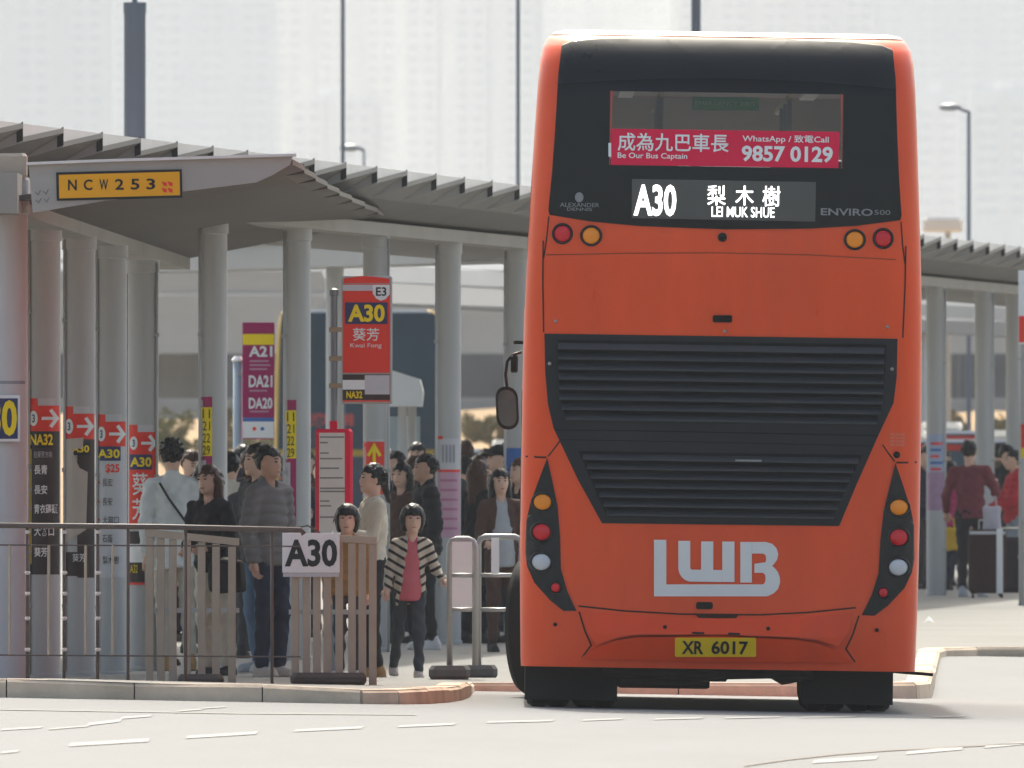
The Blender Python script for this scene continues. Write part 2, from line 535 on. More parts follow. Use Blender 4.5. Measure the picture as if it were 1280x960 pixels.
# ---------------------------------------------------------------- embankment, viaduct and towers far behind
def emb(x, y):
    t = max(0, min(1, (y - 500) / 285))
    return -.13 + 2.6 * t + .14 * math.sin(x * .31 + y * .05) * t + .10 * math.sin(x * .83 + 1.3) * t
sheet('embankment', rect(-60, 60, 500, 792), emb, m_earth, 3.0)
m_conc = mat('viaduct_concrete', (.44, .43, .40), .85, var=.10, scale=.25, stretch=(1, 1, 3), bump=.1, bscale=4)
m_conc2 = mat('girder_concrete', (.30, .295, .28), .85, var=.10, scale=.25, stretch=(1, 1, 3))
m_dark = mat('viaduct_shade', (.10, .105, .11), .9, var=.2, scale=.4)
wl = thing('viaduct_shade_wall', 'dark wall put in as the shade under the grey viaduct', 'wall', (0, 828, -.1))
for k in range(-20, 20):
    MB().box((k * 3 + .015, 0, 0), (k * 3 + 2.985, 1.5, 5.6 + .03 * (k % 3)), .05).build('panel', m_dark, wl)  # dark panels stand in for the shadow beneath the viaduct deck
lw = thing('parapet_wall', 'low pale concrete wall along the top of the earth bank', 'wall', (0, 794, 2.2))
for k in range(-20, 20):
    MB().box((k * 3 + .01, 0, -2), (k * 3 + 2.99, .3, .78 + .02 * (k % 2)), .03).build('panel', mat('parapet_concrete', (.36, .35, .33), .9, var=.15, scale=.6), lw)
vd = thing('viaduct', 'long pale concrete road viaduct behind the terminus', 'viaduct', (0, 800, -.1))
for k in range(-8, 8):
    MB().prism([(0, 4.55), (.5, 4.55), (.9, 5.2), (.9, 6.45), (0, 6.45)], k * 6 + .03, k * 6 + 5.97, 'yz').build('girder', m_conc, vd)
    MB().box((k * 6 + .02, .25, 6.47), (k * 6 + 5.98, .5, 7.25), .04).build('parapet', m_conc, vd)
MB().box((-48, .92, 5.3), (48, 14, 6.3)).build('deck', m_conc2, vd)
MB().tube([(-48, .4, 7.55), (48, .4, 7.55)], .05, 6).build('rail', m_conc2, vd)
for k in range(-3, 4):
    MB().lathe([(.8, 0), (.8, 4.6)], (k * 16 + 5, 6, 0), 20).build('pier', m_conc2, vd, 'auto')

# leafy scrub on the bank
def leaf_cloud(name, c, r, n, m, parent, leaf, seed):
    q = random.Random(seed); mb = MB()
    clumps = [(Vector((q.gauss(0, .45), q.gauss(0, .45), q.uniform(-.6, .8))), q.uniform(.3, .55)) for _ in range(14)]
    for i in range(n):
        cc, cr = q.choice(clumps)
        d = Vector((q.gauss(0, 1), q.gauss(0, 1), q.gauss(0, 1))).normalized() * cr * q.uniform(.5, 1)
        p = cc + d; p = Vector((p.x * r[0], p.y * r[1], p.z * r[2])) + Vector(c)
        e = Euler((q.uniform(0, 6), q.uniform(0, 6), q.uniform(0, 6))).to_matrix()
        l = leaf * q.uniform(.6, 1.3)
        mb.add([p + e @ Vector(a) for a in ((-l * .4, 0, 0), (0, -l, 0), (l * .4, 0, 0), (0, l, 0))], [(0, 1, 2, 3)])
    return mb.build(name, m, parent, fix=False)
BUSH = [(222, 560, 640, 26, 45, (.13, .13, .035), 'olive green shrub on the dry bank beside the white shirt man'),
        (330, 566, 650, 40, 24, (.16, .15, .06), 'low dry shrub on the bank behind the purple stop sign'),
        (612, 552, 660, 30, 30, (.15, .13, .05), 'straggly yellow green shrub on the bank beside the bus mirror'),
        (1196, 540, 660, 14, 18, (.12, .10, .05), 'small dark shrub on the brown bank beyond the taxis')]
_sides = ['above the stop flag', 'behind the booth posts', 'left of the yellow edged coach', 'behind the crowd near the barrier', 'behind the cream top person', 'far right beyond the taxis', 'behind the hanging red sign', 'low behind the pink poster pillar']
for k_, x_ in enumerate((212, 268, 286, 592, 634, 1262, 1240, 1172)):
    BUSH.append((x_, 556 - 7 * (k_ % 3), 610 + 23 * (k_ % 4), 14 + 5 * (k_ % 3), 16 + 6 * (k_ % 4), ((.10, .11, .035), (.20, .15, .07), (.14, .12, .045))[k_ % 3], 'patch of %s scrub on the bank %s' % (('green', 'straw coloured', 'olive')[k_ % 3], _sides[k_])))
for x, y, Y, w, h, c, lb in BUSH:
    s = S(Y); X = PX(x, Y); z0 = emb(X, Y)
    b = thing('shrub', lb, 'shrub', (X, Y, z0), 0, 'shrubs on the earth bank')
    hh = max(.6, PZ(y - h, Y) - z0)
    leaf_cloud('foliage', (0, 0, hh * .55), (w / s, w / s, hh * .5), 900, mat('shrub_leaf_%d' % x, c, .8, var=.4, scale=6), b, .09, x)
    for k in range(4):
        MB().tube([(0, 0, -.1), (rnd.uniform(-.3, .3), rnd.uniform(-.2, .2), hh * .7)], [.04, .012], 6).build('stem', mat('twig', (.12, .08, .05), .9), b)

m_tw = [mat('tower_render_%d' % i, c, .85, var=.05, scale=.05) for i, c in enumerate([(.90, .89, .88), (.84, .86, .87), (.92, .91, .89)])]  # near-white walls: part of the haze is put into the colour
m_twin = mat('tower_glass', (.76, .77, .78), .25, var=.2, scale=.1)  # window tone lightened too, so the panes fade like haze
me_win = MB().box((-1.3, -.15, -.85), (1.3, .1, .85), .03).mesh('window', m_twin)
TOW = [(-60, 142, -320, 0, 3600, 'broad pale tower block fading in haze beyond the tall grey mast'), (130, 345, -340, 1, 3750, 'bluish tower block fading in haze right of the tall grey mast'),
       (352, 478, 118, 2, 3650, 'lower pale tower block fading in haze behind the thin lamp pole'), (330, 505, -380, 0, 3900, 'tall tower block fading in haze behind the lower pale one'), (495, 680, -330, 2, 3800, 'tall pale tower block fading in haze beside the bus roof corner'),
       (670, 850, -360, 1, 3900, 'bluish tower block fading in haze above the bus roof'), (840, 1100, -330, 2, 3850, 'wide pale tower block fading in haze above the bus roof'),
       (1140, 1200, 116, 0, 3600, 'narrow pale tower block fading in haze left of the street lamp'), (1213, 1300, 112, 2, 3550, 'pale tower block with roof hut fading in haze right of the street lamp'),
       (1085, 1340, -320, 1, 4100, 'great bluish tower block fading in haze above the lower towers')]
for x0, x1, yt, mi, Y, lb in TOW:
    Y *= 1.85
    X0, X1 = PX(x0, Y), PX(x1, Y); H = PZ(yt, Y) + 1.6
    w = X1 - X0
    t = thing('tower_block', lb, 'tower block', ((X0 + X1) / 2, Y, -1.6), 0, 'tower blocks in the haze')
    mb = MB(); nb = max(2, int(w / 11)); bw = w / nb
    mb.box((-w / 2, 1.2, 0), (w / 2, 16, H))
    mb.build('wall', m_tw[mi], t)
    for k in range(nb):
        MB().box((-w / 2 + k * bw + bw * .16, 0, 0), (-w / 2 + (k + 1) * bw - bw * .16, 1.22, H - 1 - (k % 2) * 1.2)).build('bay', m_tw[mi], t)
    MB().box((-w * .12, 4, H), (w * .12, 9, H + 2.4)).build('roof_hut', m_tw[mi], t)
    nf = int(H / 3.4)
    for fl in range(18, nf):
        z = fl * 3.4 + 1.8
        if z > 150 or z > H - 3: break
        for k in range(nb):
            xc = -w / 2 + (k + .5) * bw
            for s_ in (-1, 1):
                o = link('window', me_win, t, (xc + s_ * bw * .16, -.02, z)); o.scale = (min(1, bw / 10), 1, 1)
# ---------------------------------------------------------------- shelters: pillars, roofs
m_steel = mat('steel_tube', (.38, .38, .37), .4, .6, var=.08, scale=6)
m_pil = mat('pillar_paint', (.47, .465, .45), .5, var=.07, scale=1.6, dirt=.22, stretch=(3, 3, .5))
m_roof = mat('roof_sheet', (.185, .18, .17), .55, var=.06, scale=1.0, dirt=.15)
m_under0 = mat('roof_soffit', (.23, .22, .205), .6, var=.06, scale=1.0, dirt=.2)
m_beam = mat('spine_beam', (.31, .295, .265), .6, var=.08, scale=1.5, dirt=.2)
m_flash = mat('white_flashing', (.74, .72, .68), .55, var=.05, dirt=.1)
m_trim = mat('dark_trim', (.05, .05, .05), .6)
m_cap = mat('cap_stone', (.42, .36, .29), .8, var=.12, scale=3, dirt=.3)
m_white = mat('white_print', (.80, .80, .78), .5, var=.02)
m_red = mat('red_print', (.80, .045, .025), .45, var=.03)
m_navy = mat('navy_print', (.035, .04, .12), .45, var=.03)
m_yel = mat('yellow_print', (.92, .68, .01), .45, var=.02)
m_black = mat('black_print', (.018, .018, .02), .45)
m_brownp = mat('dark_brown_print', (.045, .032, .03), .5)
m_purp = mat('purple_print', (.36, .018, .11), .45, var=.03)
m_greyp = mat('pale_grey_print', (.55, .54, .55), .5, var=.03)
m_blue = mat('blue_print', (.06, .15, .42), .45)
m_pink = mat('pink_print', (.55, .32, .40), .5, var=.05)
m_tape = mat('brown_paper', (.50, .44, .38), .8, var=.06)
m_steel = mat('steel_tube', (.38, .38, .37), .4, .6, var=.08, scale=6)
m_wood = mat('brown_bar_paint', (.42, .36, .275), .6, var=.10, scale=4, dirt=.2)
m_rail = mat('dark_brown_rail', (.11, .085, .075), .5, var=.1)

def pillar_surf(r):
    def f(u, v):
        return -math.sqrt(max(1e-5, r * r - min(u * u, r * r * .985)))
    return f
def pillar(X, Y, zb, zt, r, label, group):
    t = thing('pillar', label, 'pillar', (X, Y, zb), 0, group)
    H = zt - zb
    MB().lathe([(r + .012, -.05), (r + .012, .03), (r, .035), (r, H - .1), (r + .01, H - .095), (r + .01, H)], (0, 0, 0), 32).build('shaft', m_pil, t, 'auto')
    e = .13 if (int(X * 100) % 2) else -.13
    MB().tube([(e * .82, -.075, .0), (e * .82, -.075, H - .02)], .011, 6).build('conduit', m_pil, t, True)
    for zz in (.5, 1.5, 2.6):
        MB().box((e * .82 - .02, -.085, zz), (e * .82 + .02, -.06, zz + .03), .003).build('conduit_clip', m_steel, t)
    return t
def wrap(t, r, x0, x1, z0, z1, m, off=.003, name='sticker'):
    """printed sheet on the pillar, from x0 to x1 as fractions of the visible width (-1..1)"""
    return conform(name, rect(x0 * r, x1 * r, z0, z1), pillar_surf(r), off, m, t, grid=.025)
def wtxt(s, par, r, x0, x1, z0, z1, m, off=.006, bold=.0):
    return lettering(s, (x0 * r, x1 * r, z0, z1), pillar_surf(r), off, m, par, bold, grid=.02)

# row A: the four pillars under the near roof
RA = .118
ROWA = [(55, 175.0, .05, 3.27), (99, 170.0, .01, 3.245), (139, 165.5, -.03, 3.22), (179, 160.5, -.07, 3.15)]
LA = ['grey pillar with the dark brown night route list, beside the wide column', 'grey pillar whose dark poster is half covered by torn paper', 'grey pillar with a pale grey route list and small red dots', 'grey pillar with the tall red poster beside the wooden bar gate']
SA = []
for (x, s, zb, zt), lb in zip(ROWA, LA):
    Y = F / s
    SA.append((pillar(PX(x, Y), Y, gz(PX(x, Y), Y), zt, RA, lb, None), s, gz(PX(x, Y), Y), x))
def pz(k, y):      # photo row -> height on pillar k
    t, s, zb, x = SA[k]
    return HC + (HY - y) / s - zb
def arrow_head(k, y0, y1, num):
    t = SA[k][0]; r = RA
    a = wrap(t, r, -.93, .93, pz(k, y1), pz(k, y0), m_red)
    zc = pz(k, (y0 + y1) / 2); hh = (y1 - y0) / SA[k][1]
    conform('arrow', stroke([(-.12 * r, zc), (.74 * r, zc)], .022) + stroke([(.42 * r, zc + hh * .34), (.80 * r, zc), (.42 * r, zc - hh * .34)], .026), pillar_surf(r), .006, m_white, a, grid=.02)
    conform('badge', ellipse(-.62 * r, zc, .26 * r, hh * .30), pillar_surf(r), .006, m_white, a, grid=.02)
    lettering(num, (-.70 * r, -.54 * r, zc - hh * .16, zc + hh * .16), pillar_surf(r), .009, m_black, a, .02)
    b = wrap(t, r, -.93, -.35, pz(k, y0), pz(k, y0 - 9), m_red)
    c = wrap(t, r, -.35, .7, pz(k, y0), pz(k, y0 - 9), m_greyp)
arrow_head(0, 507, 539, '3'); arrow_head(1, 517, 549, '3'); arrow_head(2, 527, 558, '3'); arrow_head(3, 540, 568, '3')
r = RA
def num_band(k, y0, y1, s, back, x0=-.9, x1=.62, split=None):
    a = wrap(SA[k][0], r, x0, x1, pz(k, y1), pz(k, y0), back, .0045)
    wtxt(s, a, r, x0 + .05, x1 - .06, pz(k, y1 - 3.5), pz(k, y0 + 3.5), m_yel, .0075, .03)
    return a
# night route list
a = wrap(SA[0][0], r, -.93, .95, pz(0, 718), pz(0, 539), m_brownp)
num_band(0, 539, 560, 'NA32', m_black)
wrap(SA[0][0], r, -.93, -.74, pz(0, 705), pz(0, 561), m_yel, .005)
wtxt('往葵芳方向', a, r, -.6, .5, pz(0, 572), pz(0, 564), m_greyp)
for y, s, w in ((587, '長青', .1), (612, '長安', .1), (636, '青衣碼頭', .72), (664, '大窩口', .5), (690, '葵芳', .1)):
    wtxt(s, a, r, -.58, w + .12, pz(0, y + 6), pz(0, y - 6), m_white, .006, .02)
    conform('stop_dot', ellipse(-.82 * r, pz(0, y), .07 * r, .012, 8), pillar_surf(r), .008, m_white, a, grid=.02)
# torn paper
a = wrap(SA[1][0], r, -.1, .95, pz(1, 722), pz(1, 549), m_brownp)
num_band(1, 553, 569, 'A30', m_black, -.5, .7)
wrap(SA[1][0], r, -.93, .0, pz(1, 720), pz(1, 690), m_brownp)
conform('torn_paper', [(-.93 * r, pz(1, 680)), (.45 * r, pz(1, 662)), (.55 * r, pz(1, 590)), (.05 * r, pz(1, 585)), (-.28 * r, pz(1, 570)), (-.42 * r, pz(1, 562)), (.25 * r, pz(1, 560)), (.28 * r, pz(1, 547)), (-.93 * r, pz(1, 549))], pillar_surf(r), .012, m_tape, SA[1][0], grid=.025)
wtxt('葵芳', a, r, -.4, .4, pz(1, 702), pz(1, 692), m_white)
# pale list
a = wrap(SA[2][0], r, -.93, .9, pz(2, 722), pz(2, 558), m_greyp)
num_band(2, 558, 576, 'A30', m_navy)
wtxt('$25', a, r, -.35, .55, pz(2, 592), pz(2, 580), m_red, .006, .03)
for y, s in ((603, '長宏'), (627, '長安'), (650, '大窩口'), (673, '石蔭'), (700, '梨木樹')):
    wtxt(s, a, r, -.55, .1 if len(s) < 3 else .5, pz(2, y + 5), pz(2, y - 5), m_black)
    conform('stop_dot', ellipse(-.8 * r, pz(2, y), .08 * r, .013, 8), pillar_surf(r), .008, m_red, a, grid=.02)
# tall red poster
a = wrap(SA[3][0], r, -.93, .93, pz(3, 660), pz(3, 568), m_red)
num_band(3, 568, 587, 'A30', m_navy)
wtxt('葵', a, r, -.72, .35, pz(3, 619), pz(3, 591), m_white, .006, .008)
wtxt('芳', a, r, -.72, .35, pz(3, 650), pz(3, 623), m_white, .006, .008)
a = wrap(SA[3][0], r, -.93, .1, pz(3, 728), pz(3, 664), m_brownp)
wrap(SA[3][0], r, -.93, .05, pz(3, 703), pz(3, 680), m_white, .005)
wtxt('A32', a, r, -.85, -.35, pz(3, 716), pz(3, 706), m_yel)
wrap(SA[3][0], r, -.93, .1, pz(3, 731), pz(3, 728), m_red, .005)

# the wide column at the near end, its stone cap and number plate
Y0 = 167.0; s0 = S(Y0)
X0 = PX(2, Y0); zg = gz(X0, Y0)
col_ = thing('column', 'wide bluish grey column with a stone cap and a blue number plate', 'column', (X0, Y0, zg))
MB().lathe([(.185, -.05), (.185, 0), (.175, .01), (.175, PZ(268, Y0) - zg)], (0, 0, 0), 32).build('shaft', mat('column_paint', (.58, .585, .58), .5, var=.04, scale=1, dirt=.08), col_, 'auto')
MB().box((-.45, -.2, PZ(268, Y0) - zg), (.185, .2, PZ(223, Y0) - zg), .015).build('head', m_pil, col_)
MB().box((-.5, -.24, PZ(223, Y0) - zg + .002), (.172, .24, PZ(192, Y0) - zg), .02).build('cap', m_cap, col_)
pl = MB().box((PX(-48, Y0) - X0, -.215, PZ(552, Y0) - zg), (PX(26, Y0) - X0, -.19, PZ(494, Y0) - zg), .004).build('number_plate', m_white, col_)
MB().box((PX(-45, Y0) - X0, -.219, PZ(548.5, Y0) - zg), (PX(23, Y0) - X0, -.2152, PZ(498, Y0) - zg)).build('plate_face', m_navy, pl)
lettering('A30', (PX(-42, Y0) - X0, PX(22, Y0) - X0, PZ(545, Y0) - zg, PZ(500, Y0) - zg), flat(-.219), .003, m_yel, pl, .035)
wrapc = conform('joint_band', rect(-.16, .16, PZ(480, Y0) - zg, PZ(476, Y0) - zg), pillar_surf(.175), .002, mat('joint_grey', (.3, .31, .33), .6), col_, grid=.03)

# folded roofs: each panel rises along its edge and drops at a step to the next one
def folded_roof(t, sp, ed, n, amp, thick=.035, infill=True, lip=.72, rear=0, trim0=0.0, m_p=None):
    """sp(k), ed(k): spine and outer edge points in the thing's own space"""
    for k in range(n):
        a0, a1 = Vector(sp(k)), Vector(sp(k + 1))
        b0, b1 = Vector(ed(k)), Vector(ed(k + 1))
        e = (a1 - a0) * .0015
        a1 = a1 - e; b1 = b1 - e
        up = Vector((0, 0, thick)); A_ = Vector((0, 0, amp))
        m0 = a0.lerp(b0, lip); m1 = a1.lerp(b1, lip)
        vs = [a0, m0, b0, b1 + A_, m1, a1]
        vs = vs + [v + up for v in vs]
        MB().add(vs, [(0, 5, 4, 1), (1, 4, 3, 2), (6, 7, 10, 11), (7, 8, 9, 10), (2, 3, 9, 8), (0, 6, 11, 5), (0, 1, 2, 8, 7, 6), (5, 11, 10, 9, 3, 4)]).build('roof_panel', m_p or m_roof, t, fix=False)
        if rear:
            q0, q1 = a0 + Vector((-rear, 0, -.04)), a1 + Vector((-rear, 0, -.04)); o_ = Vector((-.002, 0, 0))
            MB().hexa([q0, a0 + o_, a1 + o_, q1], [q0 + up, a0 + o_ + up, a1 + o_ + up, q1 + up]).build('back_panel', m_roof, t)  # unseen wing behind the spine, added to shade the platform
        st = (a1 - a0).normalized() * .012
        p = [m1 + e * .2, b1 + e * .2 - Vector((0, 0, .004)), b1 + A_ + up * .9 + e * .2, m1 + up * .9 + e * .2]
        MB().add(p + [v + st for v in p], [(0, 1, 2, 3), (7, 6, 5, 4), (0, 4, 5, 1), (1, 5, 6, 2), (2, 6, 7, 3), (3, 7, 4, 0)]).build('riser', m_p or mat('riser_sheet', (.42, .41, .39), .55, var=.06, dirt=.1), t)
        # a thin dark closing plate at the stepped far end of the panel
        st = (a1 - a0).normalized() * .02
        m2 = m1.lerp(b1, trim0); p = [m2 + up * .2, b1 + up * .3, b1 + A_ + up * 1.3, m2 + A_ * trim0 + up * 1.3]
        p = [v - e * 1.5 for v in p]
        MB().add(p + [v + st for v in p], [(0, 1, 2, 3), (7, 6, 5, 4), (0, 4, 5, 1), (1, 5, 6, 2), (2, 6, 7, 3), (3, 7, 4, 0)]).build('step_trim', m_trim, t)
        if infill:
            out = (b0 - a0).normalized() * .03
            c = [b0 + A_ + up - out * .3, b0 + up - out * .3, b1 + A_ + up - out * .3]
            MB().add(c + [v - out for v in c], [(0, 1, 2), (5, 4, 3), (0, 3, 4, 1), (1, 4, 5, 2), (2, 5, 3, 0)]).build('flashing', m_flash, t)

# near roof over row A, a wing rising to the right
rt = thing('shelter_roof', 'near folded grey shelter roof carrying the yellow asset plate', 'shelter roof', (0, 165, 0))
NA = 8
def spA(k):
    f = k / NA; y = 1.2 + 41 * f
    return (-3.46 + .62 * f + .05 * f * (1 - f), y, 3.345 - .10 * f)
def edA(k):
    f = k / NA; y = .6 + 42.4 * f
    return (-1.47 + .45 * f - .06 * math.sin(math.pi * f), y, 3.60)
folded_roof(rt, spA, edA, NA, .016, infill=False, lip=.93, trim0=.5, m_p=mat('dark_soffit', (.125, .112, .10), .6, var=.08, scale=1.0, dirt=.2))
MB().add([Vector(spA(0)) + Vector((-.12, -.4, -.07)), Vector(spA(0)) + Vector((.14, -.4, -.07)), Vector(spA(NA)) + Vector((.14, 0, -.07)), Vector(spA(NA)) + Vector((-.12, 0, -.07)),
          Vector(spA(0)) + Vector((-.12, -.4, .2)), Vector(spA(0)) + Vector((.14, -.4, .2)), Vector(spA(NA)) + Vector((.14, 0, .2)), Vector(spA(NA)) + Vector((-.12, 0, .2))],
         [(0, 3, 2, 1), (4, 5, 6, 7), (0, 1, 5, 4), (1, 2, 6, 5), (2, 3, 7, 6), (3, 0, 4, 7)]).build('spine_beam', m_beam, rt)
Yf = 165.0
fas = [(36, 206), (120, 202.5), (250, 198.5), (366, 195), (362, 206), (340, 219), (320, 228), (240, 238), (130, 251), (41, 266)]
MB().prism([(PX(x, Yf), PZ(y, Yf)) for x, y in fas], -.06, .12).build('fascia', mat('fascia_paint', (.40, .385, .35), .55, var=.05, scale=1, dirt=.15), rt)
top = [(33, 203), (120, 199.5), (250, 195.5), (370, 192)]
MB().prism([(PX(x, Yf), PZ(y, Yf)) for x, y in top] + [(PX(x, Yf), PZ(y + 3.4, Yf)) for x, y in top[::-1]], -.10, .16).build('sheen_strip', m_flash, rt)  # white strip paints the sheen along the fascia's top edge
# asset plate on the fascia
pl = thing('asset_plate', 'yellow asset number plate on the near roof fascia', 'sign', (0, Yf - .06, 0))
def qp(x, y): return (PX(x, Yf - .08), PZ(y, Yf - .08))
conform('plate', [qp(70, 215.5), qp(227, 211.5), qp(228, 247), qp(71, 251)], flat(0), .012, m_black, pl, grid=None, skirt=.012)
conform('plate_face', [qp(73.5, 218.5), qp(224.5, 214.5), qp(225, 244), qp(74, 248)], flat(0), .016, mat('amber_print', (.85, .40, .01), .5, var=.03), pl, grid=None)
for i, ch in enumerate('NCW253'):
    x = 85 + i * 19.6
    a, b = qp(x, 238 - i * .25), qp(x + 11, 224.5 - i * .25)
    lettering(ch, (a[0], b[0], a[1], b[1]), flat(0), .019, m_black, pl, .02)
for yy in (0, 8):
    for sx in (0, 7.2):
        a = qp(202 + sx, 226.5 + yy); b = qp(208.5 + sx, 233 + yy)
        conform('emblem', [(a[0], a[1]), (b[0], a[1] - .01), (b[0], b[1]), (a[0] + .012, b[1] + .006)], flat(0), .019, m_red, pl, grid=None)
# worn mark left of the plate
for dx, dy in ((44, 240), (54, 239), (45, 250), (55, 249)):
    a = W(dx, dy, Yf); MB().tube([(a.x, -.063, a.z), (a.x + .02, -.063, a.z - .02), (a.x + .035, -.063, a.z + .012)], .0035, 5).build('wear_mark', mat('worn_grey', (.25, .24, .23), .7), rt)

# row B: the long roof running from behind the near shelter to far behind the bus
def RB(i):
    s = 155.0 / (1 + .036 * i)
    return (-268 + 91.6 * i) / 155.0, F / s, s
r = .106
SB = {}
LB = {-1: 'grey pillar with yellow route strip behind the woman in black', 0: 'grey pillar with yellow route strip behind the man in the padded jacket', 1: 'grey pillar with the red yellow arrow poster beside the stop flag',
      2: 'grey pillar with the pink timetable beside the steel barrier', 3: 'grey pillar with blue and pink strips against the bus mirror', 11: 'grey pillar with pink and blue poster left of the suitcase', 12: 'plain grey pillar above the man in the maroon sweater'}
for i in range(-1, 15):
    X, Y, s = RB(i)
    if i in (12,): X += .09
    g = gz(X, Y)
    SB[i] = (pillar(X, Y, g, 3.45, r, LB.get(i, 'plain grey pillar of the long roof standing behind the bus'), None if i in LB else 'pillars of the long roof behind the bus'), s, g)
def bz(i, y):
    t, s, g = SB[i]; return HC + (HY - y) / s - g
rb = thing('shelter_roof', 'long folded grey roof running behind the bus', 'shelter roof', (0, 0, 0))
NB = 66; i0, i1 = -4.5, 21.0
def spB(k):
    i = i0 + (i1 - i0) * k / NB; X, Y, s = RB(i); return (X, Y, 3.56)
def edB(k):
    i = i0 + (i1 - i0) * k / NB; X, Y, s = RB(i); return (X + .8, Y, 3.80)
folded_roof(rb, spB, edB, NB, .095, lip=.62, rear=2.6, trim0=.86)
a = Vector(spB(0)); b = Vector(spB(NB))
MB().hexa([a + Vector((-.13, 0, -.11)), a + Vector((.13, 0, -.11)), b + Vector((.13, 0, -.11)), b + Vector((-.13, 0, -.11))],
          [a + Vector((-.13, 0, -.005)), a + Vector((.13, 0, -.005)), b + Vector((.13, 0, -.005)), b + Vector((-.13, 0, -.005))]).build('spine_beam', m_beam, rb)

# stickers of row B
def yel_strip(i, y0, ym, y1, lines):
    t = SB[i][0]
    wrap(t, r, -.95, -.1, bz(i, ym), bz(i, y0), m_purp)
    a = wrap(t, r, -.95, -.1, bz(i, y1 - 30), bz(i, ym), m_yel)
    dy = (y1 - 30 - ym) / len(lines)
    for k, s_ in enumerate(lines):
        wtxt(s_, a, r, -.8, -.25, bz(i, ym + dy * (k + .9)), bz(i, ym + dy * (k + .15)), m_black)
    b = wrap(t, r, -.95, -.1, bz(i, y1 + 70), bz(i, y1 - 30), m_purp)
    wrap(t, r, -.9, -.55, bz(i, y1 + 60), bz(i, y1 - 25), m_greyp, .005)
yel_strip(-1, 496, 509, 600, ['11', '21', '22', '29'])
yel_strip(0, 500, 513, 603, ['11', '21', '22', '29'])
a = wrap(SB[1][0], r, -.95, .68, bz(1, 618), bz(1, 552), m_red)
zc = bz(1, 568); 
conform('arrow', stroke([(-.12 * r, bz(1, 582)), (-.12 * r, bz(1, 559))], .026) + stroke([(-.6 * r, bz(1, 570)), (-.12 * r, bz(1, 557)), (.36 * r, bz(1, 570))], .026), pillar_surf(r), .006, m_yel, a, grid=.02)
wtxt('E3 往', a, r, -.6, .4, bz(1, 602), bz(1, 590), m_greyp)
wrap(SB[1][0], r, -.5, .68, bz(1, 552), bz(1, 549), m_greyp, .005)
a = wrap(SB[2][0], r, -.92, .92, bz(2, 672), bz(2, 587), m_pink)
wrap(SB[2][0], r, -.92, .92, bz(2, 587), bz(2, 548), m_greyp)
wrap(SB[2][0], r, -.92, .92, bz(2, 590), bz(2, 587), m_red, .005)
wrap(SB[2][0], r, -.92, -.5, bz(2, 549), bz(2, 545), m_red, .005)
for k in range(4):
    wrap(SB[2][0], r, -.55 + .3 * k, -.40 + .3 * k, bz(2, 578), bz(2, 556), mat('dim_print', (.30, .30, .32), .6), .006, 'print_bar')
for k in range(6):
    wrap(SB[2][0], r, -.7, .7, bz(2, 602 + k * 12), bz(2, 599 + k * 12), mat('rose_print', (.45, .18, .28), .6), .006, 'print_bar')
wrap(SB[3][0], r, -.9, .9, bz(3, 690), bz(3, 600), m_pink); wrap(SB[3][0], r, -.9, .9, bz(3, 600), bz(3, 560), m_blue)
wrap(SB[11][0], r, -.92, .92, bz(11, 590), bz(11, 543), mat('pale_blue_print', (.36, .42, .55), .5)); wrap(SB[11][0], r, -.92, .92, bz(11, 638), bz(11, 590), mat('mauve_print', (.40, .25, .36), .5, var=.1, scale=12))
for k in range(5):
    wrap(SB[11][0], r, -.6, .75 - .2 * (k % 3), bz(11, 556 + k * 8), bz(11, 553 + k * 8), m_blue if k % 2 else m_red, .006, 'print_bar')
# one more near pillar cut by the right edge of the view
Yp = 262.0; Xp = PX(1287, Yp); g = gz(Xp, Yp)
tp = pillar(Xp, Yp, g, 3.5, .11, 'grey pillar with red and yellow strips beside the person in red', None)
def ez(y): return HC + (HY - y) * Yp / F - g
wrap(tp, .11, -.93, .9, ez(560), ez(530), m_red); wrap(tp, .11, -.93, .9, ez(572), ez(560), m_yel); wrap(tp, .11, -.93, .9, ez(650), ez(572), m_greyp)
hs = thing('hanging_sign', 'red and white sign board hanging from the roof at the far right', 'sign', (PX(1285, 258), 258, 0))
MB().box((-.10, -.02, PZ(430, 258)), (.35, .02, PZ(338, 258)), .005).build('board', m_white, hs)
MB().box((-.096, -.024, PZ(428, 258)), (.346, -.0205, PZ(395, 258))).build('red_panel', m_red, hs)
MB().tube([(.1, 0, PZ(338, 258)), (.1, 0, 3.62)], .012, 6).build('hanger', m_steel, hs)

# cross roof and far roof behind row B
m_roof2 = mat('far_roof', (.33, .335, .335), .6, var=.06, scale=.6, dirt=.1)
cr = thing('shelter_roof', 'flat grey cross roof behind the long roof pillars', 'shelter roof', (0, 0, 0))
A = Vector((-4.6, 262, 0)); B = Vector((1.6, 236, 0))
def slab(t, A, B, z0, z1, dep, m, name='slab', taper=.0):
    d = Vector((0, dep, 0))
    return MB().hexa([A + Vector((taper, 0, z0)), B + Vector((0, 0, z0)), B + d + Vector((0, 0, z0)), A + d + Vector((taper, 0, z0))],
                     [A + Vector((0, 0, z1)), B + Vector((0, 0, z1)), B + d + Vector((0, 0, z1)), A + d + Vector((0, 0, z1))]).build(name, m, t)
slab(cr, A, B, 3.50, 3.74, 4, m_roof2); slab(cr, A + Vector((-.05, -.05, 0)), B + Vector((.05, -.05, 0)), 3.742, 3.80, 4.1, m_flash, 'edge_strip')
for f in (.12, .45, .8):
    p = A.lerp(B, f) + Vector((0, 2, 0)); MB().lathe([(.09, gz(p.x, p.y) - .02), (.09, 3.5)], (p.x, p.y, 0), 16).build('post', m_pil, cr, 'auto')
fr = thing('shelter_roof', 'dark edged far roof with a slanted end above the white booth', 'shelter roof', (0, 0, 0))
